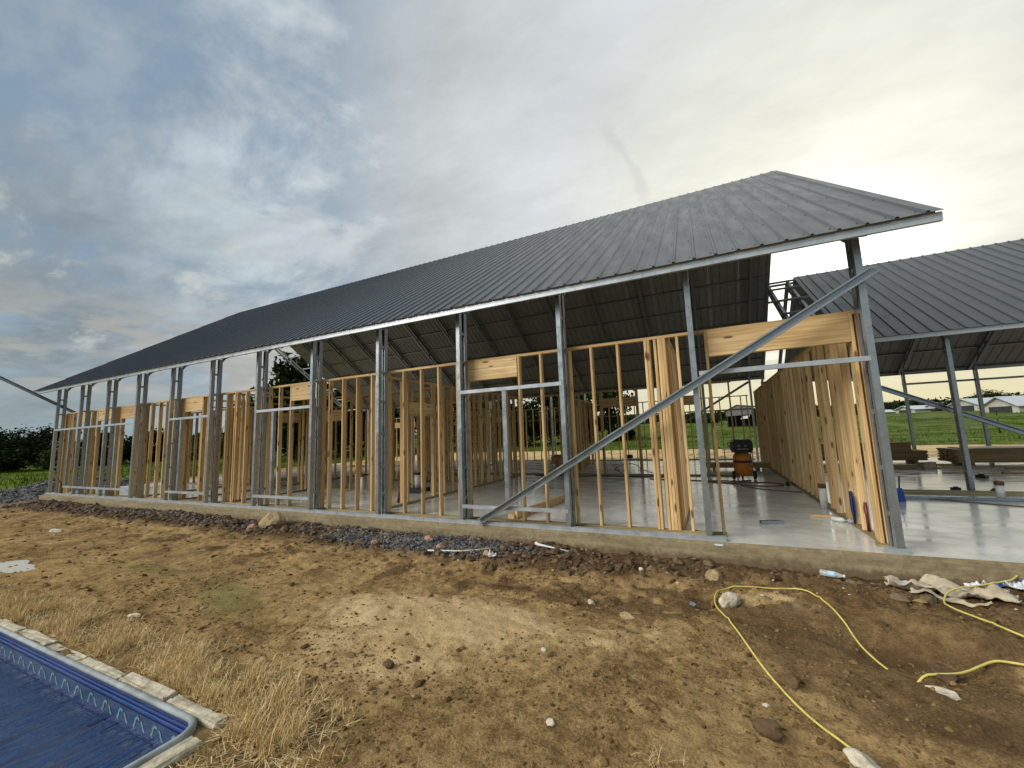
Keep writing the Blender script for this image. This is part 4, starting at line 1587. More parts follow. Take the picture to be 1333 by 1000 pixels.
def pipe_stub(x, y, h, r, label, cap=None, rz=0):
    p_ = empty('pipe_stub', (x, y, 0.002), rz)
    tag(p_, label, 'pipe')
    a = MB()
    a.lathe([(r, 0), (r, h)], 18)
    a.build('pipe', M['white_pvc'], p_)
    if cap:
        a = MB()
        a.lathe([(r * 1.08, h - 0.01), (r * 1.1, h), (r * 1.1, h + 0.055), (r * 1.0, h + 0.062)], 18)
        a.build('cap', M[cap], p_)
    return p_


pipe_stub(1.715, 2.92, 0.36, 0.055, 'white drain pipe with a brown cap standing against the side wall', 'brown_cap')
pipe_stub(4.70, 4.57, 0.26, 0.058, 'white drain pipe with a brown cap on the slab at the right edge', 'brown_cap')
pipe_stub(-9.06, 2.56, 0.46, 0.045, 'plain white pipe stub rising from the floor left of the middle post')
pb = empty('pipe_box', (-7.55, 3.15, 0.002))
tag(pb, 'white pipe stub standing in a low black box on the floor', 'pipe box')
a_ = MB()
a_.box(-0.28, 0.28, -0.2, 0.2, 0, 0.13)
a_.build('box', M['black'], pb)
a_ = MB()
a_.lathe([(0.085, 0.131), (0.085, 0.48)], 18)
a_.build('pipe', M['white_pvc'], pb)
a_ = MB()
a_.lathe([(0.09, 0.481), (0.095, 0.49), (0.095, 0.53), (0.08, 0.54)], 18)
a_.build('cap', M['black'], pb)
# offcuts
a_ = MB()
a_.channel((-0.155, 0, 0.002), (0.155, 0, 0.002), 0.075, 0.05, (0, 0, 1), 0.004, 0.014)
o = a_.build('channel_offcut', M['galv'], None, (0.72, 1.30, 0), (0, 0, 0.28))
tag(o, 'short galvanised channel offcut lying on the floor by the doorway', 'steel offcut')
a_ = MB()
a_.box(-0.16, 0.16, -0.045, 0.045, 0.001, 0.038)
o = a_.build('wood_offcut', M['beam'], None, (1.50, 2.04, 0), (0, 0, -0.12))
tag(o, 'short pine offcut lying on the floor near the side wall', 'wood offcut')
cb = empty('caulk_tube', (1.58, 1.78, 0.035), -0.75)
tag(cb, 'white caulk tube with crumpled film lying against the side wall', 'tube')
a_ = MB()
a_.lathe([(0.03, 0), (0.034, 0.005), (0.034, 0.15), (0.03, 0.155), (0.012, 0.165), (0.006, 0.22)], 14, axis='X')
a_.build('tube', M['white_pvc'], cb)
a_ = MB()
rr = random.Random(4)
a_.lathe([(0.02, 0.20), (0.045, 0.24), (0.03, 0.29), (0.05, 0.33), (0.02, 0.36)], 9, axis='X')
a_.v = [(x + rr.uniform(-.012, .012), y + rr.uniform(-.012, .012), max(-0.03, z + rr.uniform(-.012, .012))) for x, y, z in a_.v]
a_.build('film', M['clear'], cb)
# hank of navy cord in the side wall
a_ = MB()
for q in range(5):
    t = q * 0.013
    a_.tube(spline([(1.752 + t * 0.4, 1.36 + t, 0.05), (1.745, 1.33 + t, 0.25), (1.757, 1.37 + t, 0.42), (1.765, 1.38 + t, 0.50), (1.775, 1.40 - t, 0.40), (1.770, 1.41 - t, 0.15), (1.765, 1.40, 0.05)], 5), 0.011, 6)
o = a_.build('cord_hank', M['navy'])
tag(o, 'hank of navy blue cord hanging in the side wall near its front end', 'cord')
a_ = MB()
a_.tube([(1.80, 0.93, 0.045), (1.795, 0.92, 0.42)], 0.02, 7)
o = a_.build('red_tube', M['red'])
tag(o, 'dark red tube standing between the first studs of the side wall', 'tube')
# blue long handled dustpan behind the corner post
bd = empty('dustpan', (3.10, 3.95, 0.002), 0.3)
tag(bd, 'blue dustpan with a dark handle standing behind the corner post', 'dustpan')
a_ = MB()
a_.add([(-0.075, -0.03, 0), (0.055, -0.03, 0), (0.055, 0.04, 0), (-0.075, 0.04, 0), (-0.045, 0.0, 0.24), (0.04, 0.0, 0.24), (0.04, 0.03, 0.24), (-0.045, 0.03, 0.24)],
       [(0, 3, 2, 1), (4, 5, 6, 7), (0, 1, 5, 4), (1, 2, 6, 5), (2, 3, 7, 6), (3, 0, 4, 7)])
a_.build('pan', M['blue'], bd)
a_ = MB()
a_.tube([(0.0, 0.015, 0.24), (0.03, 0.02, 0.46)], 0.013, 8)
a_.build('handle', M['navy'], bd)
# plank on the floor behind the window bay
pl = empty('plank_pair', (-3.26, 0.62, 0))
tag(pl, 'pine plank with a short block lying on the floor behind the window bay', 'plank')
a_ = MB()
a_.box(-0.02, 0.02, -0.05, 2.1, 0.002, 0.14)
a_.build('plank', M['stud'], pl, (0, 0, 0), (0, 0, -0.10))
a_ = MB()
a_.box(-0.15, -0.03, -0.10, 0.12, 0.002, 0.09)
a_.build('block', M['stud'], pl)

# air compressor
ac = empty('air_compressor', (0.76, 7.35, 0.002), 0.15)
tag(ac, 'orange upright air compressor with a black pump cover at the back of the floor', 'air compressor')
a_ = MB()
a_.lathe([(0.02, 0.09), (0.15, 0.11), (0.22, 0.17), (0.24, 0.25), (0.24, 0.62), (0.22, 0.70), (0.14, 0.76), (0.02, 0.78)], 26)
a_.build('tank', M['orange'], ac)
a_ = MB()
a_.lathe([(0.242, 0.47), (0.243, 0.475), (0.243, 0.535), (0.242, 0.54)], 26)
a_.build('band', M['rust'], ac)
a_ = MB()
a_.prism([(-0.22, 0), (0.22, 0), (0.26, 0.08), (0.25, 0.30), (0.19, 0.37), (-0.19, 0.37), (-0.25, 0.30), (-0.26, 0.08)], (0, -0.2, 0.76), (0, 0.2, 0.76), (0, 0, 1))
cv = a_.build('pump_cover', M['black'], ac)
a_ = MB()
for gx in (-0.10, 0.07):
    a_.lathe([(0.036, -0.215), (0.036, -0.203), (0.030, -0.200)], 14, axis='Y', org=(gx, 0, 0.95))
a_.box(-0.15, 0.15, -0.206, -0.201, 0.85, 0.87)
a_.build('gauge', M['galv'], cv)
for sx in (-0.27, 0.27):
    a_ = MB()
    a_.lathe([(0.03, -0.03), (0.10, -0.032), (0.118, -0.02), (0.118, 0.02), (0.10, 0.032), (0.03, 0.03)], 22, axis='X', org=(sx, -0.03, 0.118))
    wv = a_.build('wheel', M['rubber'], ac)
    a_ = MB()
    a_.lathe([(0.005, -0.036), (0.05, -0.036), (0.05, 0.036), (0.005, 0.036)], 14, axis='X', org=(sx, -0.03, 0.118))
    a_.build('hub', M['galv_dull_shaded'], wv)
a_ = MB()
a_.tube([(-0.26, -0.03, 0.118), (0.26, -0.03, 0.118)], 0.012, 8)
a_.build('axle', M['galv_dull_shaded'], ac)
a_ = MB()
a_.tube([(0.0, 0.17, 0.12), (0.0, 0.2, 0.0)], 0.025, 8)
a_.build('foot', M['rubber'], ac)
a_ = MB()
a_.tube(spline([(0.12, -0.22, 1.0), (0.17, -0.30, 0.75), (0.10, -0.30, 0.5), (0.18, -0.28, 0.3), (0.22, -0.2, 0.16)], 6), 0.009, 6)
a_.build('hose', M['rubber'], ac)
a_ = MB()
a_.tube(spline([(-0.24, 0.12, 0.8), (-0.27, 0.25, 1.05), (0.27, 0.25, 1.05), (0.24, 0.12, 0.8)], 6), 0.014, 6)
a_.build('handle', M['galv_dull_shaded'], ac)
hose('air_hose', [(0.9, 7.0, 0), (0.5, 6.75, 0), (0.1, 6.85, 0), (-0.3, 6.6, 0), (0.2, 6.35, 0), (0.75, 6.5, 0), (1.25, 6.55, 0), (1.55, 6.2, 0), (1.3, 5.8, 0), (0.85, 5.85, 0), (0.55, 6.05, 0), (0.3, 6.3, 0), (-0.2, 6.7, 0), (-0.9, 6.9, 0), (-1.8, 7.1, 0)],
     0.014, 'brown_cord', 'brown air hose in loose loops on the floor below the compressor', floor=0.001)
hose('air_hose', [(0.75, 6.9, 0), (0.5, 6.3, 0), (0.72, 5.6, 0), (1.1, 5.15, 0), (1.7, 4.85, 0)], 0.012, 'brown_cord',
     'single brown air hose running to the side wall on the floor', floor=0.001)
hose('power_cord', [(-1.0, 7.75, 0), (-2.2, 7.6, 0), (-3.4, 7.75, 0), (-4.4, 7.62, 0), (-5.9, 7.8, 0)], 0.012, 'rubber', 'black cord along the foot of the centre wall', 'cord', floor=0.001)
hose('power_cord', [(-2.9, 8.6, 0.0), (-3.2, 8.9, 0.15), (-2.7, 9.2, 0.3), (-2.2, 8.8, 0.1), (-1.8, 8.6, 0)], 0.012, 'rubber', 'looped black cord beyond the centre wall doorway', 'cord', floor=0.001)
hose('extension_cord', [(3.0, 4.6, 0), (3.8, 4.2, 0), (4.5, 3.75, 0), (5.2, 3.5, 0), (6.2, 3.3, 0)], 0.010, 'brown_cord', 'thin brown cord across the slab right of the corner post', 'cord', floor=0.001)
# caulking lumps at the wall foot
a_ = MB()
a_.tube([(1.60, 5.95, 0.05), (1.66, 6.35, 0.05)], [0.045, 0.04], 10)
o = a_.build('nail_gun', M['black'])
tag(o, 'small black tool lying at the foot of the side wall', 'tool')

# stepladder
ld = empty('step_ladder', (-7.75, 6.65, 0.002), 0.55)
tag(ld, 'dark stepladder with red front rails standing inside behind the middle window bay', 'ladder')
LH = 2.45
for sx in (-0.27, 0.27):
    a_ = MB()
    a_.beam((sx, -0.55, 0.0), (sx * 0.62, 0.02, LH), 0.035, 0.075, (0, -1, 0))
    a_.build('front_rail', M['red'], ld)
    a_ = MB()
    a_.beam((sx * 1.05, 0.62, 0.0), (sx * 0.62, 0.06, LH), 0.03, 0.05, (0, 1, 0))
    a_.build('rear_rail', M['black'], ld)
for q in range(7):
    t = (q + 1) / 8.0
    a_ = MB()
    hw = 0.27 * (1 - t) + 0.27 * 0.62 * t
    a_.box(-hw, hw, -0.55 + 0.57 * t - 0.04, -0.55 + 0.57 * t + 0.05, LH * t, LH * t + 0.025)
    a_.build('step', M['black'], ld)
for q in (1, 4):
    t = (q + 1) / 8.0
    a_ = MB()
    a_.box(-0.25, 0.25, 0.62 - 0.56 * t - 0.012, 0.62 - 0.56 * t + 0.012, LH * t, LH * t + 0.03)
    a_.build('brace', M['black'], ld)
a_ = MB()
a_.box(-0.2, 0.2, -0.07, 0.13, LH, LH + 0.05)
a_.build('top_cap', M['red'], ld)
# red level leaning on the partition
a_ = MB()
a_.beam((-6.85, 1.55, 0.002), (-6.63, 1.62, 1.25), 0.03, 0.07, (0, 1, 0))
o = a_.build('spirit_level', M['red'])
tag(o, 'red spirit level leaning on the partition beside the middle post', 'level')
# sawhorse and bench
sh = empty('sawhorse', (-5.4, 10.2, 0.002), 0.2)
tag(sh, 'low dark sawhorse standing beyond the partition', 'sawhorse')
a_ = MB()
a_.box(-0.6, 0.6, -0.04, 0.04, 0.52, 0.62)
a_.build('top_rail', M['oldwood'], sh)
for sx in (-0.5, 0.5):
    for sy in (-1, 1):
        a_ = MB()
        a_.beam((sx, sy * 0.28, 0), (sx, sy * 0.03, 0.56), 0.04, 0.08, (1, 0, 0))
        a_.build('leg', M['oldwood'], sh)
# light table saw stand beyond centre wall
ts = empty('folding_stand', (-2.7, 9.6, 0.002), 0.4)
tag(ts, 'small folding tool stand with a black motor on the bright floor', 'tool stand')
for sx in (-0.3, 0.3):
    for sg in (-1, 1):
        a_ = MB()
        a_.tube([(sx, sg * 0.25, 0.0), (sx, -sg * 0.18, 0.42)], 0.014, 6)
        a_.build('leg', M['galv_dull_shaded'], ts)
a_ = MB()
a_.box(-0.34, 0.34, -0.2, 0.2, 0.42, 0.46)
a_.build('top', M['galv_dull_shaded'], ts)
a_ = MB()
a_.lathe([(0.02, 0), (0.07, 0.01), (0.07, 0.2), (0.02, 0.22)], 12, axis='X', org=(-0.2, 0, 0.54))
a_.build('motor', M['black'], ts)


# lumber stacks
def lumber(name, label, loc, rz, rows_, n, L_, pw=0.14, ph=0.04, step=0.0, mat='beam', seed=1, sleepers=True):
    r_ = empty(name, loc, rz)
    tag(r_, label, 'lumber')
    rr = random.Random(seed)
    me = [box_mesh_x('plank', L_, pw, ph, M[mat]) for _ in range(1)][0]
    z = 0.002
    if sleepers:
        for x in (0.3, L_ * 0.5, L_ - 0.4):
            a = MB()
            a.box(0, 0.09, 0, n * (pw + 0.004), 0, 0.085)
            a.build('sleeper', M[mat], r_, (x, 0, z))
        z += 0.087
    for row in range(rows_):
        nn = n if row < rows_ * 0.6 or not step else max(1, n - 2)
        sh_ = -step if row >= rows_ * 0.5 else 0.0
        for q in range(nn):
            link('plank', me, r_, (sh_ + rr.uniform(-0.04, 0.04), q * (pw + 0.004) + rr.uniform(-.003, .003), z), (0, 0, rr.uniform(-.004, .004)))
        z += ph + 0.003
    return r_


def box_mesh_x(name, L_, wd, h, mat):
    a = MB()
    a.box(0, L_, 0, wd, 0, h)
    return a.mesh(name, mat)


lumber('lumber_stack', 'neat stepped stack of brown planks behind the corner post', (3.2, 13.0, 0.0), 0.0, 15, 5, 3.55, step=0.40, mat='oldwood', seed=3)
lumber('lumber_stack', 'long low stack of brown planks on the slab at the right edge', (7.05, 11.9, 0.0), 0.02, 10, 8, 4.8, mat='oldwood', seed=5)
a_ = MB()
a_.box(0, 4.6, 0, 1.15, 0, 0.02)
o = a_.build('cover_sheet', M['pale_sheet'], None, (7.3, 11.88, 0.525), (0, 0, 0.02))
tag(o, 'pale sheet lying on top of the long low stack of planks', 'sheet')
lumber('lumber_stack', 'low dark stack of boards behind the compressor', (-0.35, 10.0, 0.0), 0.0, 4, 4, 2.05, mat='oldwood', seed=7)
lumber('lumber_stack', 'small heap of dark boards at the foot of the stepped stack', (4.9, 10.6, 0.0), 0.1, 3, 2, 0.75, mat='oldwood', seed=9, sleepers=False)
lumber('lumber_stack', 'pale stack of boards beyond the centre wall left of the doorway', (-6.6, 11.6, 0.0), 0.5, 9, 4, 1.6, mat='plate', seed=11)
lumber('lumber_stack', 'flat yellow boards lying on the far floor at the left', (-19.5, 11.5, 0.0), 0.1, 4, 4, 4.2, mat='plate', seed=13)
for q, (x, y, L_, rz, mt, lb) in enumerate([
    (3.2, 5.28, 6.5, 0.0, 'treated', 'long flat board running past the foot of the pavilion post'),
    (3.1, 5.02, 6.0, 0.01, 'treated', 'second flat board just in front of the pavilion post'),
    (6.1, 12.0, 0.9, 0.05, 'beam', 'short loose board in front of the long low stack'),
    (5.3, 10.9, 1.6, -0.05, 'beam', 'thin loose board on the slab between the two stacks'),
    (6.9, 9.3, 2.2, 0.03, 'oldwood', 'dark loose board lying at the right edge of the slab'),
    (7.6, 10.7, 2.6, -0.03, 'oldwood', 'weathered board lying below the long low stack')]):
    a_ = MB()
    a_.box(0, L_, 0, 0.14, 0.002, 0.042)
    o = a_.build('loose_board', M[mt], None, (x, y, 0), (0, 0, rz))
    tag(o, lb, 'board')
a_ = MB()
a_.channel((0, 0, 0.06), (6.5, 0, 0.06), 0.10, 0.055, (0, 0, -1))
o = a_.build('loose_channel', M['galv'], None, (2.95, 4.35, 0.0))
tag(o, 'long galvanised channel lying on the slab right of the corner post', 'steel channel')
for q, (x, y, s_, lb) in enumerate([(4.55, 5.75, 0.07, 'small black block left of the pavilion post foot'), (5.0, 5.45, 0.08, 'black block right of the pavilion post foot'),
                                    (6.0, 8.2, 0.10, 'lone dark block on the slab beyond the pavilion post')]):
    a_ = MB()
    a_.box(-s_, s_, -s_ * 0.6, s_ * 0.6, 0.002, s_ * 0.8)
    a_.box(-s_ * 0.4, s_ * 0.5, -s_ * 0.4, s_ * 0.3, s_ * 0.8, s_ * 1.1)
    o = a_.build('block', M['black'], None, (x, y, 0), (0, 0, q * 1.1))
    tag(o, lb, 'block')
bx = empty('carton', (5.95, 10.95, 0.002), 0.4)
tag(bx, 'small open carton among loose boards on the far slab', 'carton')
a_ = MB()
a_.box(-0.17, 0.17, -0.12, 0.12, 0, 0.18)
a_.build('box', M['cloth'], bx)
a_ = MB()
a_.box(0.172, 0.20, -0.11, 0.11, 0.02, 0.19)
a_.build('flap', M['rust'], bx)
crumple('black_film', 5.0, 4.75, 0.9, 0.25, 0.05, 0.02, 31, 'rubber', 'black plastic film around the drain pipe at the right edge', 'film', 24, 10, 0.26)

# ------------------------------------------------------------------ puddle
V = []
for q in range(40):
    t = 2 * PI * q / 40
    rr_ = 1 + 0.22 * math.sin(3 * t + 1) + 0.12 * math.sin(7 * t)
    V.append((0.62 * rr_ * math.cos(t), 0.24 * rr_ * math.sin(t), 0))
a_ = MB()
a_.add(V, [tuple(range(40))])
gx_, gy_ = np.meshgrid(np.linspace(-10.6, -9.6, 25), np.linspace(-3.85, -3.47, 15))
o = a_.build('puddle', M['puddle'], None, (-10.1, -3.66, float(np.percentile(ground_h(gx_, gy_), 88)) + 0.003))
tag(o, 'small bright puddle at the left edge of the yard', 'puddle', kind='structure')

# ------------------------------------------------------------------ scattered small stuff


def scatter_rocks(name, pts, sizes, mat, label, cat, seed, flat=0.7):
    """many small irregular stones joined into one mesh"""
    r = np.random.RandomState(seed)
    base = np.array([(1, 0, 0), (-1, 0, 0), (0, 1, 0), (0, -1, 0), (0, 0, 1), (0, 0, -1)], float)
    tri = np.array([(0, 2, 4), (2, 1, 4), (1, 3, 4), (3, 0, 4), (2, 0, 5), (1, 2, 5), (3, 1, 5), (0, 3, 5)])
    # subdivide the octahedron once for rounder stones
    vs = list(map(tuple, base))
    cache = {}
    ft = []

    def mid(a, b_):
        key = (min(a, b_), max(a, b_))
        if key not in cache:
            m_ = (np.array(vs[a]) + np.array(vs[b_])) / 2
            m_ /= np.linalg.norm(m_)
            cache[key] = len(vs)
            vs.append(tuple(m_))
        return cache[key]
    for a, b_, c in tri:
        ab, bc, ca = mid(a, b_), mid(b_, c), mid(c, a)
        ft += [(a, ab, ca), (ab, b_, bc), (ca, bc, c), (ab, bc, ca)]
    B = np.array(vs)
    T = np.array(ft)
    n = len(pts)
    k_ = len(B)
    J = B[None] * (1 + r.uniform(-0.32, 0.32, (n, k_, 1)))
    sc = sizes[:, None] * np.stack([r.uniform(0.8, 1.4, n), r.uniform(0.7, 1.2, n), flat * r.uniform(0.6, 1.2, n)], 1)
    J = J * sc[:, None, :]
    an = r.uniform(0, 2 * PI, n)
    c, s = np.cos(an)[:, None], np.sin(an)[:, None]
    X_ = J[..., 0] * c - J[..., 1] * s
    Y_ = J[..., 0] * s + J[..., 1] * c
    Vt = np.stack([X_ + pts[:, 0:1], Y_ + pts[:, 1:2], J[..., 2] + pts[:, 2:3]], -1).reshape(-1, 3)
    Ft = (T[None] + (np.arange(n) * k_)[:, None, None]).reshape(-1, 3)
    me = quick_mesh(name, Vt, Ft, M[mat])
    o_ = link(name, me)
    tag(o_, label, cat, kind='stuff')
    return o_


R = np.random.RandomState(11)


def spread(n, x0, x1, y0, y1, wfun, seed):
    r = np.random.RandomState(seed)
    out = []
    while sum(len(q) for q in out) < n:
        x = r.uniform(x0, x1, 4 * n)
        y = r.uniform(y0, y1, 4 * n)
        k_ = r.uniform(0, 1, 4 * n) < wfun(x, y)
        out.append(np.stack([x[k_], y[k_]], 1))
    p = np.concatenate(out)[:n]
    z = ground_h(p[:, 0], p[:, 1])
    return np.column_stack([p, z])


def not_pool(x, y):
    return ((x > POOL_X + 0.20) | (y > POOL_Y + 0.15)).astype(float)


def psize(n, lo, hi, seed, pw=2.5):
    r = np.random.RandomState(seed)
    return lo * (hi / lo) ** (r.uniform(0, 1, n) ** pw)


# perspective friendly density: more of the tiny crumbs close by
p = spread(24000, -7, 3.3, -5.8, -0.3, lambda x, y: not_pool(x, y) * sst(y, 0.5, -5.5) ** 0.5 * (0.15 + 0.85 * sst(fbm(x * 1.5, y * 1.8, 3, 5), 0.45, 0.62)) * (1 - 0.85 * np.clip(1.3 * gauss(x, y, -2.6, -2.75, 1.3, 0.55, 0.1), 0, 1)), 1)
scatter_rocks('soil_crumbs', p, psize(len(p), 0.0025, 0.017, 2, 2.2), 'clod', 'fine brown soil crumbs scattered over the yard', 'soil', 3)
p = spread(2600, -20, 3.3, -4.5, -0.3, lambda x, y: not_pool(x, y) * (0.3 + 0.7 * sst(fbm(x * 1.2, y * 1.5, 3, 25), 0.48, 0.6)) * (1 - 0.9 * np.clip(1.3 * gauss(x, y, -2.6, -2.75, 1.3, 0.55, 0.1), 0, 1)), 4)
scatter_rocks('soil_lumps', p, psize(len(p), 0.010, 0.042, 5, 3.2), 'clod', 'brown lumps of soil lying over the yard', 'soil', 6)
p = spread(11000, -21.5, 3.3, -1.45, -0.14, lambda x, y: sst(y, -1.35, -0.4) * (0.25 + 0.75 * sst(x, 0.5, -3)) * (0.3 + 0.7 * sst(fbm(x * 1.3, y * 2, 3, 35), 0.42, 0.58)), 7)
scatter_rocks('mud_clods', p, psize(len(p), 0.010, 0.075, 8, 3.0), 'mudclod', 'dark reddish mud clods heaped along the slab', 'mud', 9)
p = spread(9000, -6.6, -2.3, -1.15, -0.16, lambda x, y: gauss(x, y, -4.6, -0.60, 1.3, 0.26), 10)
p[:, 2] += 0.012
scatter_rocks('gravel_patch', p, psize(len(p), 0.008, 0.030, 11, 1.5), 'gravel', 'dark crushed stone spilled against the slab', 'gravel', 12)
p = spread(3500, -17, -6, -0.9, -0.14, lambda x, y: sst(y, -0.9, -0.3) * (0.2 + 0.8 * sst(fbm(x * 0.8, y, 2, 45), 0.5, 0.6)), 13)
scatter_rocks('gravel_spill', p, psize(len(p), 0.010, 0.045, 14, 1.8), 'gravel', 'grey stone chips in the mud at the left', 'gravel', 15)
p = spread(4200, -28.5, -22.2, -1.6, 5.0, lambda x, y: gauss(x, y, -24.8, 1.3, 2.2, 2.3), 16)
scatter_rocks('gravel_heap', p, psize(len(p), 0.02, 0.09, 17, 1.8), 'gravel', 'heap of dark gravel at the left corner of the slab', 'gravel', 18)
p = spread(750, -16, 3.3, -4.6, -0.2, lambda x, y: not_pool(x, y) * (0.10 + 0.90 * sst(y, -1.6, -0.5)), 19)
scatter_rocks('pebbles', p, psize(len(p), 0.004, 0.028, 20, 2.6), 'pebble', 'pale pebbles dotted over the dirt', 'pebbles', 21)


def blades(name, pts, lens, width, mat, label, cat, seed, lean=0.9, segs=3, curl=0.8, kind='stuff'):
    r = np.random.RandomState(seed)
    n = len(pts)
    az_ = r.uniform(0, 2 * PI, n)
    d = np.stack([np.cos(az_), np.sin(az_)], 1)
    side = np.stack([-d[:, 1], d[:, 0]], 1)
    tilt0 = np.abs(r.normal(0, lean * 0.5, n)).clip(0, 1.5)
    cur = r.uniform(0.1, curl, n)
    pos = np.zeros((n, segs + 1, 3))
    pos[:, 0] = pts
    ang = tilt0.copy()
    for k_ in range(segs):
        st_ = lens / segs
        dx = np.sin(ang) * st_
        dz_ = np.cos(ang) * st_
        pos[:, k_ + 1, 0] = pos[:, k_, 0] + d[:, 0] * dx
        pos[:, k_ + 1, 1] = pos[:, k_, 1] + d[:, 1] * dx
        pos[:, k_ + 1, 2] = np.maximum(pos[:, k_, 2] + dz_, pts[:, 2] + 0.004)
        ang = ang + cur
    wd = width * r.uniform(0.6, 1.4, n)
    V = np.zeros((n, (segs + 1) * 2, 3))
    for k_ in range(segs + 1):
        ww = wd * (1 - 0.8 * k_ / segs)
        V[:, 2 * k_, :2] = pos[:, k_, :2] + side * ww[:, None]
        V[:, 2 * k_ + 1, :2] = pos[:, k_, :2] - side * ww[:, None]
        V[:, 2 * k_, 2] = pos[:, k_, 2]
        V[:, 2 * k_ + 1, 2] = pos[:, k_, 2]
    q = np.array([(2 * k_, 2 * k_ + 1, 2 * k_ + 3, 2 * k_ + 2) for k_ in range(segs)])
    F = (q[None] + (np.arange(n) * (segs + 1) * 2)[:, None, None]).reshape(-1, 4)
    me = quick_mesh(name, V.reshape(-1, 3), F, M[mat])
    o_ = link(name, me)
    tag(o_, label, cat, kind=kind)
    return o_


def straw_w(x, y):
    dx = np.maximum(x - (POOL_X + 0.22), 0) / 0.95
    dy = np.maximum(y - (POOL_Y + 0.18), 0) / 0.50
    d = np.hypot(dx, dy)
    w_ = sst(d + 0.75 * (fbm(x * 1.9, y * 1.9, 3, 55) - 0.5), 1.0, 0.35)
    return not_pool(x, y) * w_ * (0.06 + 0.94 * sst(fbm(x * 4, y * 4, 2, 65), 0.42, 0.6))


def tufts(n_t, per, x0, x1, y0, y1, wf, seed, spread_r):
    c_ = spread(n_t, x0, x1, y0, y1, wf, seed)
    r = np.random.RandomState(seed + 1)
    p_ = np.repeat(c_[:, :2], per, 0) + r.normal(0, spread_r, (n_t * per, 2))
    k_ = not_pool(p_[:, 0] - 0.0, p_[:, 1]) > 0.5
    p_ = p_[k_]
    return np.column_stack([p_, ground_h(p_[:, 0], p_[:, 1]) - 0.01])


p = tufts(1150, 22, -11.5, -1.2, -6.0, -3.3, straw_w, 31, 0.05)
blades('dry_grass', p, np.random.RandomState(1).uniform(0.03, 0.13, len(p)) * (0.45 + 0.9 * fbm(p[:, 0] * 2.5, p[:, 1] * 2.5, 2, 91)), 0.0032, 'straw', 'dry straw coloured grass around the pool', 'dry grass', 32, 3.0, 4, 0.6)
p = spread(22000, -11.5, -1.0, -6.0, -3.0, lambda x, y: not_pool(x, y) * straw_w(x, y), 33)
p[:, 2] += 0.006
blades('straw_litter', p, np.random.RandomState(2).uniform(0.04, 0.16, len(p)), 0.0026, 'straw', 'flattened straw litter lying around the pool edge', 'straw', 34, 3.2, 3, 0.25)
# a few dry stalks on the open dirt
p = spread(130, -4.5, 0.4, -4.6, -2.4, lambda x, y: not_pool(x, y) * gauss(x, y, -1.6, -3.7, 1.6, 0.9), 35)
blades('dry_stalks', p, np.random.RandomState(3).uniform(0.02, 0.09, len(p)), 0.0009, 'straw', 'thin dry stalks lying on the open dirt', 'straw', 36, 3.0, 3, 0.4)
# dry weed near the bottom centre
r = np.random.RandomState(5)
p = np.column_stack([-0.40 + r.normal(0, 0.05, 70), -3.80 + r.normal(0, 0.03, 70)])
p = np.column_stack([p, ground_h(p[:, 0], p[:, 1])])
o = blades('dry_weed', p, r.uniform(0.05, 0.14, 70), 0.002, 'straw', 'small dry weed at the bottom edge of the yard', 'weed', 37, 1.6, 4, 0.5)

# pasture blades
p = spread(24000, -75, 70, 30, 95, lambda x, y: sst(y + 2.5 * (fbm(x * 0.25, y * 0.25, 3, 81) - 0.5), 31, 33) * (38.0 / np.maximum(y, 30)) ** 1.5 * (0.25 + 0.75 * fbm(x * .3, y * .3, 2, 9)), 41)
blades('pasture_grass', p, np.random.RandomState(4).uniform(0.15, 0.55, len(p)) * 0.6, 0.02, 'grass', 'green pasture grass behind the building', 'grass', 42, 0.8, 3, 0.4)
p = spread(9000, -80, -26, -6, 30, lambda x, y: sst(x, -26.5, -29) * (32.0 / np.maximum(-x, 26)) * (0.3 + 0.7 * fbm(x * .4, y * .4, 2, 19)), 43)
blades('meadow_grass', p, np.random.RandomState(6).uniform(0.08, 0.38, len(p)), 0.025, 'grass', 'green grass beyond the left end of the house', 'grass', 44, 0.9, 3, 0.4)

c_ = spread(170, -60, 60, 33, 110, lambda x, y: (36.0 / np.maximum(y, 33)) ** 0.8, 47)
rw = np.random.RandomState(48)
p_ = np.repeat(c_[:, :2], 60, 0) + rw.normal(0, 1, (170 * 60, 2)) * np.repeat(rw.uniform(0.3, 1.2, 170), 60)[:, None] * np.array((1.6, 0.6))
p = np.column_stack([p_, ground_h(p_[:, 0], p_[:, 1])])
blades('pasture_weeds', p, rw.uniform(0.12, 0.42, len(p)), 0.04, 'grass', 'darker clumps of weeds in the green pasture', 'weeds', 49, 1.0, 3, 0.5)

# ------------------------------------------------------------------ trees


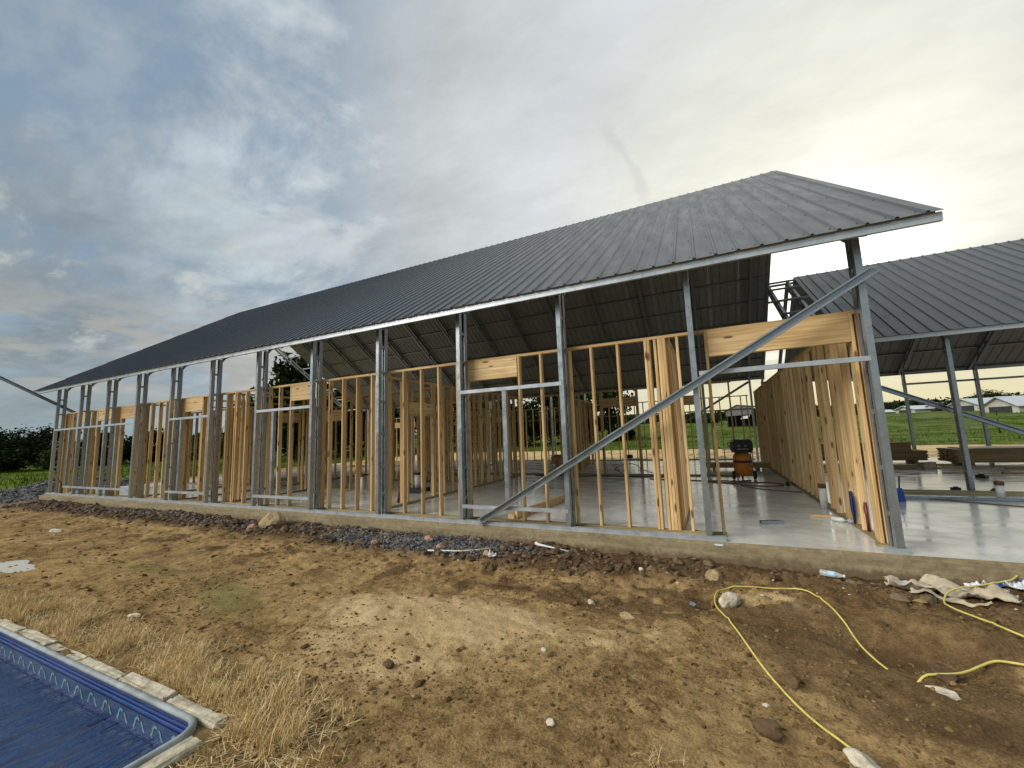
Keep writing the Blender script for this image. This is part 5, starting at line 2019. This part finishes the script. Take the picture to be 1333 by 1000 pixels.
def crown_mesh(name, seed, rx, ry_, rz_, n_clump, per, leaf, mat, flat=0.0):
    r = np.random.RandomState(seed)
    d = r.normal(0, 1, (n_clump, 3))
    d /= np.linalg.norm(d, axis=1)[:, None]
    rad = r.uniform(0.25, 1.0, n_clump) ** 0.5
    lob = 0.75 + 0.5 * fbm(d[:, 0] * 1.7 + seed, d[:, 1] * 1.7 + d[:, 2] * 1.9, 2, seed)
    C_ = d * (rad * lob)[:, None] * np.array((rx, ry_, rz_))
    C_[:, 2] = np.where(C_[:, 2] < 0, C_[:, 2] * (1 - flat), C_[:, 2])
    cr = r.uniform(0.06, 0.17, n_clump) * (rx + rz_)
    P_ = np.repeat(C_, per, 0) + r.normal(0, 1, (n_clump * per, 3)) * np.repeat(cr, per)[:, None] * 0.5
    n = len(P_)
    a = r.normal(0, 1, (n, 3)); a /= np.linalg.norm(a, axis=1)[:, None]
    b_ = r.normal(0, 1, (n, 3)); b_ -= a * (a * b_).sum(1)[:, None]; b_ /= np.linalg.norm(b_, axis=1)[:, None]
    s = leaf * r.uniform(0.5, 1.3, n)
    V = np.stack([P_ - a * s[:, None], P_ + b_ * (0.5 * s)[:, None], P_ + a * s[:, None], P_ - b_ * (0.5 * s)[:, None]], 1).reshape(-1, 3)
    F = np.arange(4 * n).reshape(n, 4)
    return quick_mesh(name, V, F, M[mat])


def trunk_mesh(name, seed, h, r0, crown_r):
    rr = random.Random(seed)
    a = MB()
    pts = [(rr.uniform(-.06, .06) * h * t, rr.uniform(-.06, .06) * h * t, h * t) for t in (0, 0.25, 0.5, 0.75, 1.0)]
    a.tube(pts, [r0 * (1.15 - 0.85 * t) for t in (0, 0.25, 0.5, 0.75, 1.0)], 9)
    for q in range(9):
        t = rr.uniform(0.35, 0.9)
        az_ = rr.uniform(0, 2 * PI)
        L_ = crown_r * rr.uniform(0.5, 0.95)
        p0 = np.array((0, 0, h * t))
        p1 = p0 + np.array((math.cos(az_) * L_ * 0.5, math.sin(az_) * L_ * 0.5, L_ * 0.4))
        p2 = p0 + np.array((math.cos(az_) * L_, math.sin(az_) * L_, L_ * 0.62))
        a.tube([p0, p1, p2], [r0 * 0.42, r0 * 0.28, r0 * 0.08], 6)
    return a.mesh(name, M['bark'])


TREES = {}
for kind, (rx, rz_, h, r0, ncl, per, leaf, mat) in {
        'broad': (1.0, 0.85, 0.9, 0.055, 130, 55, 0.060, 'leaf'),
        'tall': (0.72, 1.05, 1.1, 0.05, 120, 55, 0.056, 'leaf'),
        'bush': (1.0, 0.75, 0.5, 0.05, 90, 60, 0.075, 'leaf'),
        'light': (1.0, 0.8, 0.6, 0.045, 80, 50, 0.08, 'leaf_light')}.items():
    TREES[kind] = (crown_mesh('crown', hash(kind) % 97 if False else {'broad': 3, 'tall': 8, 'bush': 15, 'light': 22}[kind], rx, rx, rz_, ncl, per, leaf, mat, 0.25),
                   trunk_mesh('trunk', {'broad': 3, 'tall': 8, 'bush': 15, 'light': 22}[kind], h, r0, rx), h)


def tree(kind, x, y, size, label, rz=0.0, sz=1.0, group=None, name='tree', cat='tree'):
    cm, tm, h = TREES[kind]
    t_ = empty(name, (x, y, gz(x, y) - 0.15), rz)
    tag(t_, label, cat, group)
    c_ = link('crown', cm, t_, (0, 0, (h * 0.95 if kind != 'bush' else 0.58) * size * sz))
    c_.scale = (size, size, size * sz)
    k_ = link('trunk', tm, t_)
    k_.scale = (size, size, size * sz)
    return t_


tree('broad', -15.6, 52, 5.3, 'large dark spreading tree seen through the middle of the house', 0.4, 1.2)
tree('tall', -20.8, 50, 5.0, 'dark tree just left of the large spreading tree', 1.9, 0.8)
tree('bush', -11.6, 54, 1.9, 'lower rounded tree just right of the large spreading tree', 2.2, 0.9, name='bush_tree')
tree('tall', -38.5, 22.5, 5.6, 'tall ragged dark tree behind the left rear corner of the house', 0.2, 0.92)
tree('broad', -43, 26, 6.0, 'wide dark tree standing left behind the ragged tall tree', 1.1, 0.8)
tree('broad', -46, 35, 6.2, 'dark tree seen above the hall wall left of centre', 2.3, 0.85)
tree('tall', -36.5, 34.5, 5.6, 'dark upright tree behind the rear wall, left of the ladder', 3.0, 0.85)
tree('broad', -30.0, 42, 5.8, 'dark tree seen through the studs behind the ladder', 3.9, 0.85)
tree('bush', -25.0, 45, 4.6, 'dense dark bushy tree right of the ladder', 0.7, 1.0, name='bush_tree')
# left of the house
tree('broad', -68, 6.0, 3.5, 'dark tall tree at the far left edge', 0.3, 0.92)
tree('broad', -66, 10.0, 2.8, 'rounded dark tree second from the far left edge', 1.4, 0.85)
tree('tall', -70, 13.6, 2.7, 'dark tree just left of the first steel post', 2.2, 0.85)
tree('light', -61, 11.9, 1.7, 'lighter green bush in front of the dark trees left of the house', 0.2, 1.0, name='bush', cat='bush')
tree('bush', -64, 8.2, 2.1, 'low dark bush under the left tree group', 2.9, 0.9, name='bush', cat='bush')
tree('bush', -66, 4.8, 2.2, 'dark bush below the tree at the far left edge', 1.9, 0.9, name='bush', cat='bush')
tree('bush', -68, 17.5, 3.2, 'dark bush seen between the first two steel posts', 0.9, 1.0, name='bush', cat='bush')
tree('bush', -66, 22.0, 3.3, 'dark bush seen between the second and third steel posts', 1.6, 1.0, name='bush', cat='bush')
tree('light', -60, 25.5, 2.8, 'light green bush behind the left window bay', 2.6, 1.0, name='bush', cat='bush')
# around the shed and the horizon
tree('light', 9.6, 88, 2.6, 'shaggy bush against the right side of the shed', 0.4, 1.1, name='bush', cat='bush')
for q, (x, y, s_, sz_, kd, lb) in enumerate([
        (-4.0, 118, 3.0, 0.8, 'bush', 'low dark bush on the horizon left of the cross wall'),
        (0.2, 112, 2.2, 0.8, 'bush', 'small dark bush on the horizon left of the shed'),
        (69, 150, 4.6, 0.62, 'broad', 'dark tree behind the long white barn roof'),
        (62, 150, 4.0, 0.6, 'bush', 'dark tree peeping over the left gable of the white barn'),
        (76, 142, 4.4, 0.66, 'broad', 'dark tree above the barn at the right edge'),
        (55, 176, 4.2, 0.6, 'broad', 'dark tree left of the pavilion post on the horizon'),
        (61, 186, 4.6, 0.6, 'bush', 'dark tree beyond the low white barns')]):
    tree(kd, x, y, s_, lb, q * 1.3, sz_)
# far wood on the ridge
r = np.random.RandomState(77)
n = 15000
xx = r.uniform(-160, 150, n)
yy = 190 + r.uniform(0, 30, n) + 0.06 * np.abs(xx)
top = 3.0 + 2.6 * fbm(xx * 0.05, 0 * xx, 4, 3) + 1.6 * fbm(xx * 0.3, yy * 0.1, 2, 4)
zz = ground_h(xx, yy) + top * r.uniform(0.0, 1.0, n) ** 0.7
P_ = np.stack([xx, yy, zz], 1)
a = r.normal(0, 1, (n, 3)); a /= np.linalg.norm(a, axis=1)[:, None]
b2 = r.normal(0, 1, (n, 3)); b2 -= a * (a * b2).sum(1)[:, None]; b2 /= np.linalg.norm(b2, axis=1)[:, None]
s = r.uniform(0.5, 1.2, n)
V = np.stack([P_ - a * s[:, None], P_ + b2 * (0.6 * s)[:, None], P_ + a * s[:, None], P_ - b2 * (0.6 * s)[:, None]], 1).reshape(-1, 3)
o = link('far_wood', quick_mesh('far_wood', V, np.arange(4 * n).reshape(n, 4), M['leaf']))
tag(o, 'dark line of far woodland along the horizon', 'woodland', kind='stuff')

# ------------------------------------------------------------------ buildings on the pasture


def barn(name, x, y, L_, wd, hw, hr, rz, label, openings=True):
    z = gz(x, y) - 0.25
    b_ = empty(name, (x, y, z), rz)
    tag(b_, label, 'barn')
    a = MB()
    a.box(-wd / 2, wd / 2, 0, L_, 0, hw)
    V = [(-wd / 2, 0.02, hw), (wd / 2, 0.02, hw), (0, 0.02, hr - 0.05), (-wd / 2, L_ - 0.02, hw), (wd / 2, L_ - 0.02, hw), (0, L_ - 0.02, hr - 0.05)]
    a.add(V, [(0, 1, 2), (5, 4, 3)])
    a.build('wall', M['barn_wall'], b_)
    for sg in (-1, 1):
        a = MB()
        e = wd / 2 + 0.5
        he = hw - 0.5 * (hr - hw) / (wd / 2)
        V = [(sg * e, -0.6, he), (0, -0.6, hr), (0, L_ + 0.6, hr), (sg * e, L_ + 0.6, he)]
        V += [(p[0], p[1], p[2] + 0.12) for p in V]
        a.add(V, [(0, 1, 2, 3), (7, 6, 5, 4), (0, 4, 5, 1), (1, 5, 6, 2), (2, 6, 7, 3), (3, 7, 4, 0)])
        a.build('roof', M['white_roof'], b_)
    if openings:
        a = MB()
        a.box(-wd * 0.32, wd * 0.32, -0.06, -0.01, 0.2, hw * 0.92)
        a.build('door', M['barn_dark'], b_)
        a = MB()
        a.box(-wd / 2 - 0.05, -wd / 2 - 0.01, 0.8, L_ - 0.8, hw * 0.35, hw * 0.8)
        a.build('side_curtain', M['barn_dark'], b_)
    return b_


barn('long_barn', 53.4, 124.5, 10, 7.5, 1.5, 2.95, math.radians(-72), 'long low barn with a white roof right of the pavilion post')
barn('long_barn', 50.0, 104.0, 14, 6.5, 1.5, 3.2, math.radians(-72), 'white roofed barn at the right edge of the picture')
barn('long_barn', 58.5, 152, 6, 7.5, 1.5, 2.9, math.radians(-70), 'smaller white roofed barn just left of the pavilion post')
barn('long_barn', 53.0, 155, 6, 7.0, 1.4, 2.4, math.radians(-72), 'white roofed barn seen between the two rear pavilion posts')
barn('long_barn', 46.5, 163, 6, 6.0, 1.0, 1.7, math.radians(-72), 'low pale shed at the left end of the white barns', False)
# the grey shed
sd = empty('shed', (5.4, 86, gz(5.4, 86) - 0.1), -0.10)
tag(sd, 'old grey open fronted shed standing on the pasture behind the compressor', 'shed')
a_ = MB()
for x in (-2.1, -0.7, 0.8, 2.3):
    a_ = MB()
    a_.box(x - 0.09, x + 0.09, -0.1, 0.08, 0, 2.9)
    a_.build('post', M['barn_dark'], sd)
a_ = MB()
a_.box(-2.2, 3.0, 3.4, 3.5, 0, 3.0)
a_.box(-2.2, -2.1, 0.1, 3.4, 0, 3.0)
a_.box(2.95, 3.05, 0.1, 3.4, 0, 3.0)
a_.build('wall', M['barn_dark'], sd)
a_ = MB()
a_.add([(-2.6, -0.5, 3.35), (-0.3, -0.5, 4.55), (3.6, -0.5, 4.0), (3.6, 3.9, 4.0), (-0.3, 3.9, 4.55), (-2.6, 3.9, 3.35),
        (-2.6, -0.5, 3.25), (-0.3, -0.5, 4.45), (3.6, -0.5, 3.9), (3.6, 3.9, 3.9), (-0.3, 3.9, 4.45), (-2.6, 3.9, 3.25)],
       [(0, 1, 4, 5), (1, 2, 3, 4), (6, 11, 10, 7), (7, 10, 9, 8), (0, 6, 7, 1), (1, 7, 8, 2), (2, 8, 9, 3), (5, 4, 10, 11), (4, 3, 9, 10), (0, 5, 11, 6)])
a_.build('roof', M['shed_metal'], sd)
a_ = MB()
a_.add([(-2.3, -0.3, 2.3), (2.6, -0.3, 2.5), (2.6, -0.3, 3.9), (-0.3, -0.3, 4.4), (-2.3, -0.3, 3.35), (-2.3, -0.2, 2.3), (2.6, -0.2, 2.5), (2.6, -0.2, 3.9), (-0.3, -0.2, 4.4), (-2.3, -0.2, 3.35)],
       [(0, 1, 2, 3, 4), (9, 8, 7, 6, 5), (0, 5, 6, 1), (1, 6, 7, 2), (2, 7, 8, 3), (3, 8, 9, 4), (4, 9, 5, 0)])
a_.build('gable_sheet', M['shed_metal'], sd)
a_ = MB()
a_.add([(0.2, -0.9, 1.65), (1.6, -0.9, 1.75), (1.8, -0.4, 2.3), (0.6, -0.4, 2.2), (0.2, -0.85, 1.60), (1.6, -0.85, 1.70), (1.8, -0.35, 2.25), (0.6, -0.35, 2.15)],
       [(0, 1, 2, 3), (7, 6, 5, 4), (0, 4, 5, 1), (1, 5, 6, 2), (2, 6, 7, 3), (3, 7, 4, 0)])
a_.build('awning', M['white_roof'], sd)
# pasture fence posts
FP = [(24.5, 48.5, 'dark fence post standing in the pasture right of the pavilion brace'), (44, 92, 'distant fence post on the pasture near the right barn'),
      (-3.5, 47, 'thin fence post in the pasture left of the cross wall')]
for x, y, lb in FP:
    f_ = empty('fence_post', (x, y, gz(x, y) - 0.1))
    tag(f_, lb, 'fence post', 'posts of the pasture fence')
    a_ = MB()
    a_.lathe([(0.07, 0), (0.065, 1.45), (0.03, 1.5)], 8)
    a_.build('shaft', M['barn_dark'], f_)
    a_ = MB()
    a_.box(-0.09, 0.09, -0.075, -0.067, 1.1, 1.16)
    a_.build('wire_clip', M['galv_dull_shaded'], f_)

# repeats share a group
GROUPS = {'rock': 'rocks lying in the dirt yard', 'clod': 'soil clods on the yard', 'hose': 'yellow garden hoses on the dirt', 'cord': 'cords lying on the slab',
          'pipe': 'drain pipes in the slab', 'lumber': 'stacks of planks on the slab', 'board': 'loose boards on the slab', 'tree': 'trees around the pasture',
          'bush': 'bushes around the pasture', 'barn': 'white barns on the far pasture', 'stud wall': 'timber stud walls on the slab', 'bottle': 'bottles along the slab edge',
          'block': 'small black blocks on the slab', 'bag': 'white plastic scraps', 'steel channel': 'loose steel channels'}
for o in list(S.objects):
    if o.parent is None and o.get('category') in GROUPS and not o.get('group'):
        o['group'] = GROUPS[o['category']]
